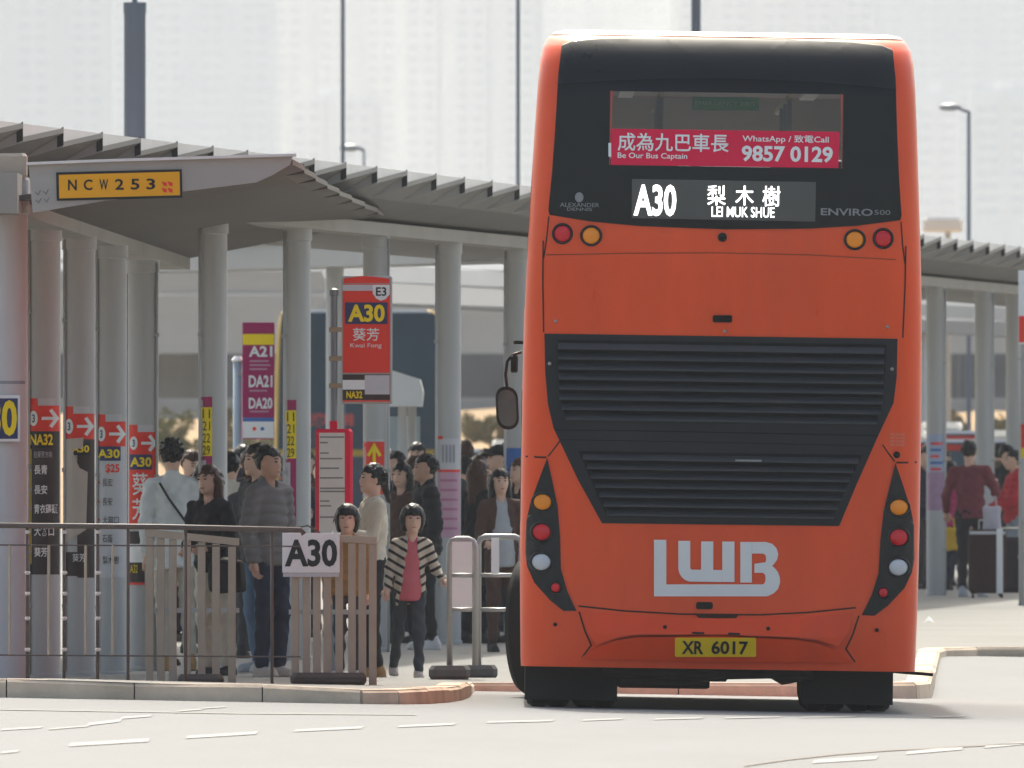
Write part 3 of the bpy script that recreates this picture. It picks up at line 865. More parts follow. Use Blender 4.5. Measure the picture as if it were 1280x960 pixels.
A = Vector((PX(408, 309), 309, 0)); B = Vector((10.5, 438, 0))
slab(fr, A, B, 3.46, 3.74, 5, mat('far_roof_dark', (.17, .175, .18), .6, var=.05), taper=.22); slab(fr, A + Vector((-.12, -.06, 0)), B + Vector((0, -.06, 0)), 3.742, 3.98, 5.2, m_roof2, 'top_sheet', .1)
for f in (.3, .5, .7, .85, .97):
    p = A.lerp(B, f) + Vector((0, 3, 0)); zz = gz(p.x, p.y) if p.y < 335 else -.12
    MB().lathe([(.11, zz - .02), (.11, 3.46)], (p.x, p.y, 0), 16).build('post', m_pil, fr, 'auto')

# white booth roof on thin posts
bt = thing('booth', 'small white roofed booth on thin grey posts behind the stop flag', 'booth', (PX(500, 252), 252, gz(PX(500, 252), 252)))
zb = gz(PX(500, 252), 252)
def bx(x): return PX(x, 252) - PX(500, 252)
prof = [(bx(462), PZ(508, 252) - zb), (bx(527), PZ(508, 252) - zb), (bx(529), PZ(490, 252) - zb), (bx(525), PZ(474, 252) - zb), (bx(490), PZ(463, 252) - zb), (bx(462), PZ(462, 252) - zb)]
MB().prism(prof, -.5, 3).build('roof', mat('booth_white', (.72, .72, .70), .5, var=.04), bt)
for x in (470, 503, 515):
    MB().lathe([(.045, -.02), (.045, PZ(508, 252) - zb)], (bx(x), -.2 + (.3 if x == 515 else 0), 0), 12).build('post', m_pil, bt, 'auto')
MB().box((bx(464), 2.4, .0), (bx(524), 2.45, 2.0)).build('back_panel', mat('booth_panel', (.35, .42, .46), .35, var=.05), bt)

# ---------------------------------------------------------------- masts and lamps
m_mast = mat('mast_paint', (.13, .15, .19), .5, var=.05, scale=.8)
def mast(x, w, yt, Y, label, grp=None, ground=None):
    X = PX(x, Y); g = gz(X, Y) if Y < 335 else (-.12 if Y < 500 else emb(X, Y)); r_ = w / 2 / S(Y)
    t = thing('mast', label, 'mast', (X, Y, g), 0, grp)
    H = PZ(yt, Y) - g
    MB().lathe([(r_ * 1.15, -.1), (r_ * 1.15, .3), (r_, .32), (r_, H - .12), (r_ * 1.06, H - .11), (r_ * 1.06, H)], (0, 0, 0), 20).build('shaft', m_mast, t, 'auto')
    MB().tube([(0, 0, H), (0, 0, H + .5)], r_ * .25, 8).build('spike', m_mast, t)
    MB().box((-r_ * 2, -r_ * 2, -.05), (r_ * 2, r_ * 2, .03), .01).build('base_plate', m_mast, t)
    return t
mast(168.5, 27, 3, 262, 'thick blue grey mast with a capped top behind the near roof')
mast(428.5, 5, -60, 420, 'thin dark pole rising above the long roof near the near roof tip')
mast(647.5, 5, -60, 430, 'thin dark pole rising above the long roof beside the bus corner')
mast(870, 12, -50, 360, 'dark mast rising above the middle of the bus roof')
def lamp(x, ytop, xh, yh, Y, w, label):
    X = PX(x, Y); g = emb(X, Y) if Y > 500 else -.12; s = S(Y)
    t = thing('street_lamp', label, 'street lamp', (X, Y, g))
    H = PZ(ytop, Y) - g; dx = (xh - x) / s; hz = PZ(yh, Y) - g
    MB().tube([(0, 0, -.1), (0, 0, H)], [w / 2 / s * 1.2, w / 2 / s * .9], 10).build('pole', m_mast, t, True)
    MB().tube([(0, 0, H - .02), (dx * .3, 0, H + .02), (dx * .75, 0, hz + .02)], .03, 8).build('arm', m_mast, t, True)
    MB().lathe([(.015, -.22), (.06, -.15), (.075, .05), (.03, .2)], (dx, 0, hz), 12, 'x').build('lamp_head', m_steel, t, True)
lamp(1211, 139, 1188, 134, 470, 5.2, 'street lamp with a curved arm beyond the long roof')
lamp(455, 187, 438, 185, 480, 3.2, 'small lamp post peeping above the long roof')
gb = thing('gantry_box', 'pale blurred equipment box on a post above the far end of the roof', 'equipment box', (PX(1180, 600), 600, emb(PX(1180, 600), 600)))
zz = emb(PX(1180, 600), 600)
MB().box((-.5, 0, PZ(290, 600) - zz), (.45, .6, PZ(272, 600) - zz), .06).build('box', m_flash, gb)
MB().tube([(.1, .3, -.2), (.1, .3, PZ(290, 600) - zz)], .07, 8).build('post', m_steel, gb)

# ---------------------------------------------------------------- bus stop flag, timetable, hanging banner
Yq = 180.0; sq = S(Yq)
X = PX(417.5, Yq); g = gz(X, Yq)
sf = thing('bus_stop_pole', 'bus stop pole with red flag panel and red framed timetable', 'bus stop', (X, Yq, g))
def sx(x): return PX(x, Yq) - X
def sz(y): return PZ(y, Yq) - g
MB().lathe([(.16, 0), (.16, .04), (.03, .06), (.026, .08), (.026, sz(370)), (.034, sz(369)), (.034, sz(362)), (.01, sz(360))], (0, 0, 0), 16).build('pole', mat('galvanised', (.22, .23, .24), .45, .5), sf, 'auto')
MB().box((sx(427), -.035, sz(505)), (sx(490.5), .035, sz(345)), .008).build('flag_frame', m_steel, sf)
fp = MB().box((sx(428.5), -.039, sz(466)), (sx(487.5), -.0355, sz(355))).build('flag_panel', m_red, sf)
conform('crown', [(sx(429), sz(354)), (sx(487), sz(354)), (sx(487), sz(348.5)), (sx(470), sz(346)), (sx(452), sz(345)), (sx(430), sz(348))], flat(-.034), .003, m_red, sf, grid=None, skirt=.004)
SU = flat(-.039)
MB().box((sx(428.5), -.0425, sz(363.5)), (sx(470), -.0395, sz(356))).build('title_strip', m_greyp, sf)
conform('badge', [(sx(466), sz(356)), (sx(487), sz(356)), (sx(487), sz(368)), (sx(482), sz(374)), (sx(476), sz(376)), (sx(470), sz(373)), (sx(466), sz(367))], SU, .0045, m_white, sf, grid=None)
lettering('E3', (sx(470), sx(483), sz(370), sz(359)), SU, .007, m_black, sf, .02)
MB().box((sx(431.5), -.0425, sz(405)), (sx(484.5), -.0395, sz(378))).build('number_panel', m_navy, sf)
lettering('A30', (sx(435), sx(481), sz(402.5), sz(380.5)), SU, .007, m_yel, sf, .035)
lettering('葵芳', (sx(441), sx(474), sz(426), sz(410)), SU, .004, m_white, sf, .008)
lettering('Kwai Fong', (sx(438), sx(477), sz(436), sz(429)), SU, .004, m_white, sf)
MB().box((sx(428.5), -.039, sz(500)), (sx(487.5), -.0355, sz(468))).build('lower_panel', m_brownp, sf)
MB().box((sx(428.5), -.0425, sz(487)), (sx(471), -.0395, sz(475))).build('white_strip', m_white, sf)
MB().box((sx(456), -.0465, sz(493)), (sx(487), -.043, sz(469))).build('grey_strip', m_greyp, sf)
lettering('NA32', (sx(433), sx(453), sz(498), sz(489)), SU, .004, m_yel, sf, .03)
MB().box((sx(428.5), -.0425, sz(502)), (sx(487.5), -.0395, sz(500.3))).build('red_edge', m_red, sf)
for y in (412, 448, 482):
    MB().box((sx(411), -.03, sz(y + 3)), (sx(428), .03, sz(y - 3)), .004).build('clamp', mat('brass_clamp', (.35, .28, .18), .5, .5), sf)
m_case = mat('case_red', (.74, .006, .045), .35, var=.03)
cs = MB().box((sx(394), -.07, sz(690)), (sx(441), .04, sz(536)), .02).build('timetable_case', m_case, sf)
MB().box((sx(412), -.04, sz(536)), (sx(422), .04, sz(526)), .006).build('case_neck', m_case, sf)
MB().box((sx(399), -.075, sz(686)), (sx(431), -.0705, sz(541))).build('paper', mat('timetable_paper', (.66, .62, .55), .4, var=.05), cs)
for k, (y, x0, x1) in enumerate([(546, 400, 430), (553, 400, 410), (566, 400, 411), (573, 400, 428), (585, 400, 424), (597, 400, 429), (610, 400, 431), (614, 400, 431), (626, 400, 412), (632, 400, 414), (646, 400, 427)]):
    MB().box((sx(x0), -.078, sz(y + 1.2)), (sx(x1), -.0755, sz(y - .6))).build('print_line', mat('faint_print', (.22, .21, .2), .5), cs)

Yh = 228.0; X = PX(322, Yh); g = gz(X, Yh)
hb = thing('route_banner', 'purple and yellow route banner hanging on a pale blue post', 'sign', (X, Yh, g))
def hx(x): return PX(x, Yh) - X
def hz_(y): return PZ(y, Yh) - g
MB().tube([(hx(297), .05, -.02), (hx(297), .05, hz_(452))], .042, 12).build('post', mat('pale_blue_post', (.38, .45, .50), .5), hb, True)
MB().lathe([(.05, hz_(452)), (.06, hz_(450)), (.03, hz_(445))], (hx(297), .05, 0), 12).build('post_cap', m_white, hb)
MB().box((hx(297), .0, hz_(470)), (hx(306), .03, hz_(466))).build('bracket', m_steel, hb)
MB().box((hx(303), -.02, hz_(549)), (hx(343), .02, hz_(403)), .004).build('board', m_purp, hb)
HSF = flat(-.02)
for nm, y0, y1, mm in (('yellow_band', 417.5, 431, m_yel), ('blue_band', 522, 527, m_blue), ('white_band', 527, 547.5, m_white)):
    MB().box((hx(303.6), -.024, hz_(y1)), (hx(342.4), -.0205, hz_(y0))).build(nm, mm, hb)
for s_, y0, y1, x0 in (('A21', 432.5, 446, 311), ('DA21', 469, 484, 311), ('DA20', 497, 511, 311)):
    lettering(s_, (hx(x0), hx(340.5), hz_(y1), hz_(y0)), HSF, .004, m_white, hb, .03)
for y in (451, 456, 461, 488, 514):
    MB().box((hx(312), -.023, hz_(y + 1.4)), (hx(338 - (y % 3) * 2), -.0205, hz_(y - .6))).build('print_line', mat('lilac_print', (.5, .28, .38), .6), hb)
for x, mm in ((318, m_red), (328, m_blue)):
    conform('emblem', ellipse(hx(x), hz_(536), .018, .018, 10), HSF, .006, mm, hb, grid=None)

# ---------------------------------------------------------------- fence, bar gates and steel barrier
Yw = 162.6; sw = S(Yw)
X = PX(180, Yw); g0 = gz(X, Yw)
fe = thing('railing', 'long dark brown railing with thin uprights along the kerb', 'railing', (X, Yw, g0))
def fx(x): return PX(x, Yw) - X
def fz(y): return PZ(y, Yw) - g0
MB().tube([(fx(-150), 0, fz(655.5)), (fx(200), 0, fz(658.5)), (fx(376), 0, fz(662.5)), (fx(380), 0, fz(668))], .019, 10).build('top_rail', m_rail, fe, True)
MB().tube([(fx(-150), .0, fz(680.5)), (fx(376), 0, fz(683))], .006, 6).build('middle_rail', m_rail, fe)
MB().tube([(fx(-150), .0, fz(818)), (fx(376), 0, fz(821))], .006, 6).build('bottom_rail', m_rail, fe)
for x in (-40, 34, 80, 122, 160, 232, 340):
    MB().tube([(fx(x), .005, gz(fx(x) + X, Yw) - g0 - .01), (fx(x), .005, fz(659 + x * .01))], .011, 8).build('post', m_rail, fe, True)
for x in (-90, -64, -15, 12, 61, 107, 141):
    MB().tube([(fx(x), .0, fz(818.5)), (fx(x), .0, fz(681.5))], .0095, 6).build('baluster', m_wood, fe)
for x in (34, 80, 122):
    for y in (665, 716, 742, 773, 812):
        MB().lathe([(.012, -.012), (.02, 0), (.012, .012)], (fx(x) + .003, -.008, fz(y)), 8).build('clip', mat('pale_clip', (.6, .55, .5), .5), fe)

def bar_gate(x0, x1, yl, yr, ym, yb, Y, xs, label, base=None, sw_=.026):
    X = PX((x0 + x1) / 2, Y); g = gz(X, Y)
    t = thing('bar_gate', label, 'gate', (X, Y, g))
    def gx(x): return PX(x, Y) - X
    def hz(y): return PZ(y, Y) - g
    MB().hexa([(gx(x0), -.03, hz(yl + 9)), (gx(x1), -.03, hz(yr + 9)), (gx(x1), .03, hz(yr + 9)), (gx(x0), .03, hz(yl + 9))],
              [(gx(x0), -.03, hz(yl)), (gx(x1), -.03, hz(yr)), (gx(x1), .03, hz(yr)), (gx(x0), .03, hz(yl))]).build('top_bar', m_wood, t)
    MB().box((gx(x0), .012, hz(ym + 6)), (gx(x1), .03, hz(ym))).build('middle_bar', m_steel, t)
    for k, x in enumerate(xs):
        yt = yl + (yr - yl) * (x - x0) / (x1 - x0) + 9.3
        bt_ = 0 if k in (0, len(xs) - 1) else .02
        MB().box((gx(x) - sw_, -.022 + .004 * (k % 2), bt_), (gx(x) + sw_, .010, hz(yt)), .004).build('bar', m_wood, t)
    if base:
        MB().box((gx(base[0]), -.14, 0), (gx(base[1]), .16, (base[3] - base[2]) / S(Y)), .03).build('base_block', mat('base_concrete', (.10, .085, .075), .9, var=.2, scale=5), t)
    return t, gx, hz
bar_gate(181, 299, 661, 673, 760, 848, 166.0, (187, 201, 216, 234, 252, 270, 290), 'brown grey bar gate beside the tall red poster pillar', (222, 280, 832, 846))
t, gx, hz = bar_gate(361, 471, 665, 671, 762, 856, 164.6, (369, 383, 396, 409, 424, 440, 453, 466), 'brown grey bar gate carrying the white A30 plate', (363, 458, 839, 856))
pl = thing('route_plate', 'white plate with black A30 hung on the bar gate', 'sign', tuple(t.location))
MB().box((gx(353), -.052, hz(716)), (gx(425), -.036, hz(666)), .004).build('plate', m_white, pl)
MB().box((gx(354), -.050, hz(721)), (gx(424), -.037, hz(716.4))).build('lower_edge', m_greyp, pl)
lettering('A30', (gx(356), gx(421.5), hz(708.5), hz(674)), flat(-.052), .003, m_black, pl, .035)
for x in (362, 416):
    MB().tube([(gx(x), -.044, hz(668)), (gx(x), -.02, hz(663)), (gx(x), .03, hz(668))], .004, 6).build('hook', m_steel, pl)
MB().tube([(gx(400), -.046, hz(666)), (gx(385), -.05, hz(657)), (gx(368), -.046, hz(660))], .006, 6).build('cable_tie', m_rail, pl)

def barrier(x0, x1, yt, yb, Y, label, sheet_, base):
    X = PX((x0 + x1) / 2, Y); g = gz(X, Y)
    t = thing('barrier', label, 'barrier', (X, Y, g), 0, 'steel barriers beside the pillar')
    def gx(x): return PX(x, Y) - X
    def hz(y): return PZ(y, Y) - g
    rr = .022
    c = .05
    MB().tube([(gx(x0), 0, .1), (gx(x0), 0, hz(yt) - c), (gx(x0) + c * .3, 0, hz(yt) - c * .3), (gx(x0) + c, 0, hz(yt)), (gx(x1) - c, 0, hz(yt)), (gx(x1) - c * .3, 0, hz(yt) - c * .3), (gx(x1), 0, hz(yt) - c), (gx(x1), 0, .1)], rr, 10).build('frame', m_steel, t, True)
    for y in (719, 762):
        MB().tube([(gx(x0), 0, hz(y)), (gx(x1), 0, hz(y))], rr * .7, 8).build('cross_rail', m_steel, t, True)
    if sheet_:
        for a, b in ((677, 716), (722, 759)):
            MB().box((gx(x0 + 3), -.025, hz(b)), (gx(x1 - 4), -.018, hz(a)), .002).build('white_sheet', m_white, t)
    else:
        MB().box((gx(x0 + 16), -.03, hz(717)), (gx(x0 + 26), -.022, hz(672)), .002).build('white_strap', m_white, t)
    MB().box((gx(base[0]), -.2, -.005), (gx(base[1]), .2, .10), .03).build('base_block', mat('barrier_base', (.13, .125, .115), .9, var=.2, scale=5), t)
barrier(562, 594, 674, 815, 176.0, 'steel barrier with white sheets and a concrete foot', True, (536, 588))
barrier(598, 652, 671, 810, 181.0, 'steel barrier with a white strap and a concrete foot beside the bus', False, (570, 622))
lt = thing('litter', 'scrap of white paper on the pavement right of the bus', 'litter', (PX(1161, 238), 238, gz(PX(1161, 238), 238) + .002))
MB().add([(-.05, -.04, .0), (.0, -.06, .02), (.05, -.02, .0), (.03, .05, .03), (-.03, .06, .005), (0, 0, .06)], [(0, 1, 5), (1, 2, 5), (2, 3, 5), (3, 4, 5), (4, 0, 5), (4, 3, 2, 1, 0)]).build('crumpled_paper', m_white, lt)
# ---------------------------------------------------------------- the orange double-decker
TH = .015; CX, CY = 897.0, 888.0; SC = 193.0
def BP(x, y):
    dx, dy = x - CX, CY - y
    return ((dx * math.cos(TH) - dy * math.sin(TH)) / SC, (dx * math.sin(TH) + dy * math.cos(TH)) / SC)
LEN = 11.3
_hv = [.27, .5, .8, 1.2, 2.0, 2.6, 3.0, 3.4, 3.8, 4.05, 4.2, 4.29, 4.35, 4.385, 4.40]
_hw = [1.278, 1.284, 1.290, 1.294, 1.294, 1.288, 1.274, 1.256, 1.238, 1.224, 1.212, 1.195, 1.165, 1.12, 1.05]
def hw(v): return float(np.interp(v, _hv, _hw))
def yr(u, v):
    h = hw(v); r = .20
    e = min(r * .9995, max(0., abs(u) - (h - r)))
    y = r - math.sqrt(r * r - e * e) + .028 * (u / 1.2) ** 2
    if v > 2.9: y += .055 * (v - 2.9) ** 1.5
    e2 = min(.45, max(0., v - 4.0)); y += .42 - math.sqrt(max(1e-6, .42 * .42 - min(e2, .4195) ** 2))
    if v < .62: y += .10 * (.62 - v) ** 1.2
    return y
m_or = mat('bus_orange', (.80, .078, .014), .30, var=.10, scale=1.1, coat=.22, dirt=.24, spec=.3, stretch=(2.4, 1, .55))
m_orl = mat('bus_orange_bumper', (.78, .062, .008), .45, var=.08, scale=1.5, coat=.05, dirt=.28, spec=.3, stretch=(2.4, 1, .6))
m_bk = mat('gloss_black', (.010, .010, .010), .10, var=.05, spec=.2)
m_lv = mat('louvre_black', (.014, .016, .019), .5, var=.08, scale=6, dirt=.06, spec=.25)
m_lvd = mat('louvre_gap_shade', (.006, .006, .007), .8)  # near-black for painted shade between slats and for the grille's gap lines
m_rub = mat('rubber', (.018, .018, .018), .75, var=.1, scale=8)
m_und = mat('underbody', (.045, .040, .035), .8, var=.25, scale=6)
m_seam = mat('panel_gap', (.05, .018, .012), .8)
bus = thing('double_decker_bus', 'orange double decker bus seen from behind with lit route display', 'bus', ((CX - 640) / SC, 160.0, 0.0))
bus.rotation_euler = (0, TH, 0)

# body: horizontal slices with rounded corners, openings for the windows
rows = sorted(set([.27, .33, .4, .5, .62, .8, 1.0, 1.2, 1.5, 1.8, 2.05, 2.3, 2.5, 2.62, 2.8, 3.0, 3.2, 3.35, 3.52, 3.7, 3.8, 3.9, 4.01, 4.05, 4.09, 4.12, 4.16, 4.2, 4.23, 4.25, 4.27, 4.29, 4.305, 4.32, 4.335, 4.35, 4.36, 4.37, 4.385, 4.395, 4.40]))
ts = [-1, -.995, -.985, -.97, -.95, -.925, -.9, -.87, -.84, -.8] + [-.72, -.6, -.45, -.3, -.15, 0]
ts = ts + [-t for t in ts[-2::-1]]
stn = [.9, 1.6, 1.66, 3.2, 3.26, 4.8, 4.86, 6.4, 6.46, 8.0, 8.06, 9.6, 9.66, 10.6]
vs = []; tagc = []
for v in rows:
    h = hw(v)
    ring = [(t * h, yr(t * h, v)) for t in ts]
    side = [(h, y) for y in stn]
    fr_ = [(-t * h, LEN - yr(-t * h, v) * .9) for t in ts]
    ring = ring + side + fr_ + [(-h, y) for y in stn[::-1]]
    vs += [(u, y, v) for u, y in ring]
n = len(ring); fs = []
for k in range(len(rows) - 1):
    for i in range(n):
        j = (i + 1) % n
        q = (k * n + i, k * n + j, (k + 1) * n + j, (k + 1) * n + i)
        c = [sum(vs[a][d] for a in q) / 4 for d in range(3)]
        if c[1] < .8 and abs(c[0]) < .80 and 3.52 < c[2] < 4.01: continue
        if abs(c[0]) > 1.15 and .9 < c[1] < 10.6 and 2.62 < c[2] < 3.52 and abs(vs[q[0]][1] - vs[q[1]][1]) > .3: continue
        if abs(c[0]) > 1.15 and 1.66 < c[1] < 9.6 and 1.2 < c[2] < 2.05 and abs(vs[q[0]][1] - vs[q[1]][1]) > .3: continue
        if c[1] > 10.7 and abs(c[0]) < .95 and (2.8 < c[2] < 3.8 or 1.2 < c[2] < 2.3): continue
        fs.append(q)
top = (len(rows) - 1) * n
fs.append(tuple(top + i for i in range(n)))
MB().add(vs, fs).build('body', m_or, bus, 'auto')
capv = []; 
for v in rows[-4:]:
    h = hw(v) + .003
    capv += [(t * h, yr(t * hw(v), v) - .003, v + .003) for t in ts] + [(h, y, v + .003) for y in stn] + [(-t * h, LEN - yr(-t * hw(v), v) * .9 + .003, v + .003) for t in ts] + [(-h, y, v + .003) for y in stn[::-1]]
MB().add(capv, [(k * n + i, k * n + (i + 1) % n, (k + 1) * n + (i + 1) % n, (k + 1) * n + i) for k in range(3) for i in range(n)] + [tuple(3 * n + i for i in range(n))]).build('roof', mat('roof_white', (.66, .63, .57), .35, var=.04, dirt=.1), bus, 'auto')
m_sg = glass_mat('bus_side_glass', (.86, .87, .87))
for a, b in ((.9, 1.6), (1.66, 3.2), (3.26, 4.8), (4.86, 6.4), (6.46, 8.0), (8.06, 9.6), (9.66, 10.6)):
    for sgn in (-1, 1):
        w0, w1 = hw(2.62) + .002, hw(3.52) + .002
        MB().add([(sgn * w0, a - .02, 2.6), (sgn * w0, b + .02, 2.6), (sgn * w1, b + .02, 3.54), (sgn * w1, a - .02, 3.54)], [(0, 1, 2, 3)]).build('side_window', m_sg, bus)
        if a > 1.6 and b < 9.7:
            w0 = hw(1.2) + .002
            MB().add([(sgn * w0, a - .02, 1.18), (sgn * w0, b + .02, 1.18), (sgn * w0, b + .02, 2.07), (sgn * w0, a - .02, 2.07)], [(0, 1, 2, 3)]).build('side_window', m_sg, bus)
for z0, z1 in ((1.2, 2.3), (2.8, 3.8)):
    MB().add([(-1.0, LEN - .0, z0 - .02), (1.0, LEN - .0, z0 - .02), (1.0, LEN - .04, z1 + .02), (-1.0, LEN - .04, z1 + .02)], [(0, 1, 2, 3)]).build('windscreen', m_sg, bus)

# upper deck interior
m_int = mat('bus_interior', (.58, .55, .50), .7, var=.05)
m_seat = mat('seat_fabric', (.10, .05, .05), .8, var=.2, scale=10)
MB().box((-1.2, .35, 2.28), (1.2, LEN - .35, 2.34)).build('deck_floor', m_int, bus)
MB().box((-1.1, .45, 4.12), (1.1, LEN - .6, 4.15)).build('ceiling', m_int, bus)
for sgn in (-1, 1):
    MB().box((sgn * 1.19 - .02, .4, 2.345), (sgn * 1.19 + .02, LEN - .4, 2.60)).build('side_lining', m_int, bus)
    MB().box((sgn * 1.12 - .02, .5, 3.56), (sgn * 1.12 + .02, LEN - .5, 4.11)).build('side_lining', m_int, bus)
MB().box((-1.1, LEN - .62, 2.345), (1.1, LEN - .60, 2.82)).build('front_lining', m_int, bus)
MB().box((-1.1, LEN - .66, 3.70), (1.1, LEN - .64, 4.118)).build('front_lining', m_int, bus)
for k in range(7):
    for sgn in (-1, 1):
        y = 1.0 + k * 1.1
        sb = MB().box((sgn * .72 - .42, y, 2.78), (sgn * .72 + .42, y + .42, 2.9), .04).build('seat', m_seat, bus)
        MB().box((sgn * .72 - .42, y - .12, 2.85), (sgn * .72 + .42, y, 3.58), .05).build('backrest', m_seat, sb)
for sgn in (-1, 1):
    MB().tube([(sgn * .42, .5, 4.0), (sgn * .42, 9, 4.0)], .02, 8).build('ceiling_rail', mat('grab_rail', (.62, .55, .3), .4), bus)
    for y in (1.3, 3.5, 5.7):
        MB().tube([(sgn * .42, y, 2.34), (sgn * .42, y, 4.0)], .018, 8).build('grab_pole', mat('grab_pole', (.6, .6, .58), .35), bus)
    MB().box((sgn * .62 - .05, .6, 4.085), (sgn * .62 + .05, 9, 4.11)).build('light_strip', mat('light_cover', (.8, .8, .8), .4), bus)
a = BP(866, 131); b = BP(950, 116)
eg = MB().box((a[0], .62, a[1] - .02), (b[0], .66, b[1] - .02), .004).build('green_sign', mat('green_sign', (.16, .42, .16), .5), bus)
lettering('EMERGENCY EXIT', (a[0] + .02, b[0] - .02, a[1] + .01, b[1] - .05), flat(.62), .004, mat('sign_pale', (.55, .7, .5), .5), eg)

# black upper rear panel with the window opening
lft = [(703, 54), (698, 90), (694, 160), (690, 215), (685.5, 262)]
bot = [(687, 268), (740, 276.5), (800, 282), (860, 284.5), (900, 286)]
L_ = [BP(*p) for p in lft]; B_ = [BP(*p) for p in bot]
half = L_ + B_
half = [(-abs(u), v) for u, v in half]
half[-1] = (0, half[-1][1])
poly = half + [(-u, v) for u, v in half[-2::-1]]
poly += [(1.0, 4.335), (.8, 4.352), (.4, 4.362), (0, 4.366), (-.4, 4.362), (-.8, 4.352), (-1.0, 4.335)]
HOLE = (-.755, .755, 3.525, 4.005)
conform('rear_panel', poly, yr, .008, m_bk, bus, grid=.04, hole=HOLE, skirt=.012)
conform('rear_window', rect(-.765, .765, 3.52, 4.01), yr, .003, glass_mat('rear_glass', (.92, .90, .86)), bus, grid=.1)
def bpoly(pts): return [BP(*p) for p in pts]
ban = conform('banner', bpoly([(763.5, 160), (1049.5, 164), (1048, 209.5), (763.5, 205.5)]), yr, .0095, mat('crimson_print', (.74, .008, .06), .35, var=.03), bus, grid=.07)
def btext(s, x0, x1, y0, y1, par, m, off, bold=0.0, slope=TH, surf=None):
    a = BP(x0, y1); b = BP(x1, y0)
    # boxes are read off along the leaning body
    um = (y0 + y1) / 2
    a = BP(x0, y1); c = BP(x1, y1); d = BP(x0, y0)
    return lettering(s, (a[0], c[0], (a[1] + c[1]) / 2, (a[1] + c[1]) / 2 + (y1 - y0) / SC), surf or yr, off, m, par, bold)
btext('成為九巴車長', 772, 911, 166, 189, ban, m_white, .0125, .012)
btext('Be Our Bus Captain', 772, 859, 190.5, 199.5, ban, m_white, .0125, .01)
btext('WhatsApp / 致電Call', 928, 1036, 168, 179, ban, m_white, .0125, .01)
btext('9857 0129', 927, 1041, 182, 202, ban, m_white, .0125, .03)
conform('white_tab', bpoly([(760.5, 178), (764, 178), (764, 195), (760.5, 195)]), yr, .012, m_white, bus, grid=None)
led = conform('route_display', bpoly([(790, 223), (1020, 227), (1019, 276.5), (789.5, 272)]), yr, .0095, mat('display_glass', (.095, .09, .08), .18, var=.08, scale=2), bus, grid=.07)
m_led = mat('led_white', (.8, .8, .8), .5, emit=(1, 1, .97, 1.5))
btext('A30', 792, 845, 230, 269.5, led, m_led, .013, .028)
btext('梨', 884, 907, 231, 256, led, m_led, .013, .006)
btext('木', 919, 942, 231.5, 256, led, m_led, .013, .006)
btext('樹', 953, 975, 232, 257.5, led, m_led, .013, .006)
btext('LEI MUK SHUE', 889.5, 968, 258, 271, led, m_led, .013, .004)
m_sil = mat('silver_letter', (.24, .24, .24), .4, .3)
conform('maker_emblem', ellipse(*BP(724, 246), .028, .033, 14), yr, .009, m_sil, bus, grid=None)
btext('ALEXANDER', 700, 749, 253, 258, bus, m_sil, .009)
btext('DENNIS', 709, 740, 259, 263, bus, m_sil, .009)
btext('ENVIRO', 1026, 1091, 260, 269, bus, m_sil, .009, .02)
btext('500', 1093, 1113, 262, 268, bus, m_sil, .009)
m_gl2 = mat('dome_black', (.014, .016, .018), .3)
dome = [BP(702, 56), BP(697, 104), BP(760, 100), BP(830, 97.5), BP(900, 97)]
dome = [(-abs(u), v) for u, v in dome]; dome[-1] = (0, dome[-1][1])
conform('dome_panel', dome + [(-u, v) for u, v in dome[-2::-1]] + [(1.0, 4.328), (.8, 4.346), (.4, 4.356), (0, 4.360), (-.4, 4.356), (-.8, 4.346), (-1.0, 4.328)], yr, .0135, m_gl2, bus, grid=.03)

# lamps
m_lr = mat('lamp_red', (.62, .005, .015), .15, var=.05, coat=.5)
m_la = mat('lamp_amber', (.88, .26, .008), .15, var=.05, coat=.5)
m_lw = mat('lamp_white', (.55, .55, .56), .15, var=.1, coat=.5)
def lens(name, x, y, rx, ry, m, off0=.0, ring=True, par=None):
    u, v = BP(x, y); rx /= SC; ry /= SC; y0 = yr(u, v) - off0
    par = par or bus
    if ring:
        mb = MB(); n_ = 22; R_ = []
        for (k, d) in ((1.28, .0), (1.25, .016), (1.06, .02), (1.0, .004)):
            R_ += [(u + k * rx * math.cos(2 * math.pi * a / n_), y0 - d, v + k * ry * math.sin(2 * math.pi * a / n_)) for a in range(n_)]
        mb.add(R_, [(k * n_ + a, k * n_ + (a + 1) % n_, (k + 1) * n_ + (a + 1) % n_, (k + 1) * n_ + a) for k in range(3) for a in range(n_)])
        rg = mb.build('bezel', mat('lamp_bezel', (.02, .018, .018), .4), par, True)
    mb = MB(); n_ = 22; R_ = []
    for k, d in ((1.0, .004), (.96, .016), (.75, .024), (.4, .029), (.12, .030)):
        R_ += [(u + k * rx * math.cos(2 * math.pi * a / n_), y0 - d, v + k * ry * math.sin(2 * math.pi * a / n_)) for a in range(n_)]
    fs_ = [(k * n_ + a, k * n_ + (a + 1) % n_, (k + 1) * n_ + (a + 1) % n_, (k + 1) * n_ + a) for k in range(4) for a in range(n_)] + [tuple(4 * n_ + a for a in range(n_))]
    return mb.add(R_, fs_).build(name, m, par, True)
lens('brake_lamp', 703, 291.5, 10.5, 10.5, m_lr); lens('indicator_lamp', 739, 294, 11, 10.5, m_la)
lens('indicator_lamp', 1068.5, 299, 11, 10.5, m_la); lens('brake_lamp', 1104, 297.5, 10.5, 10.5, m_lr)
lens('camera_lens', 903, 296, 4.5, 4.5, m_bk, .01)
CL = [(684, 572), (691, 604), (697, 632), (700, 670), (701, 710), (709, 738), (720.5, 763), (704, 763), (688, 750), (668, 728), (659, 708), (656.5, 690), (658, 650), (663, 628), (674, 598)]
P_ = [BP(*p) for p in CL]
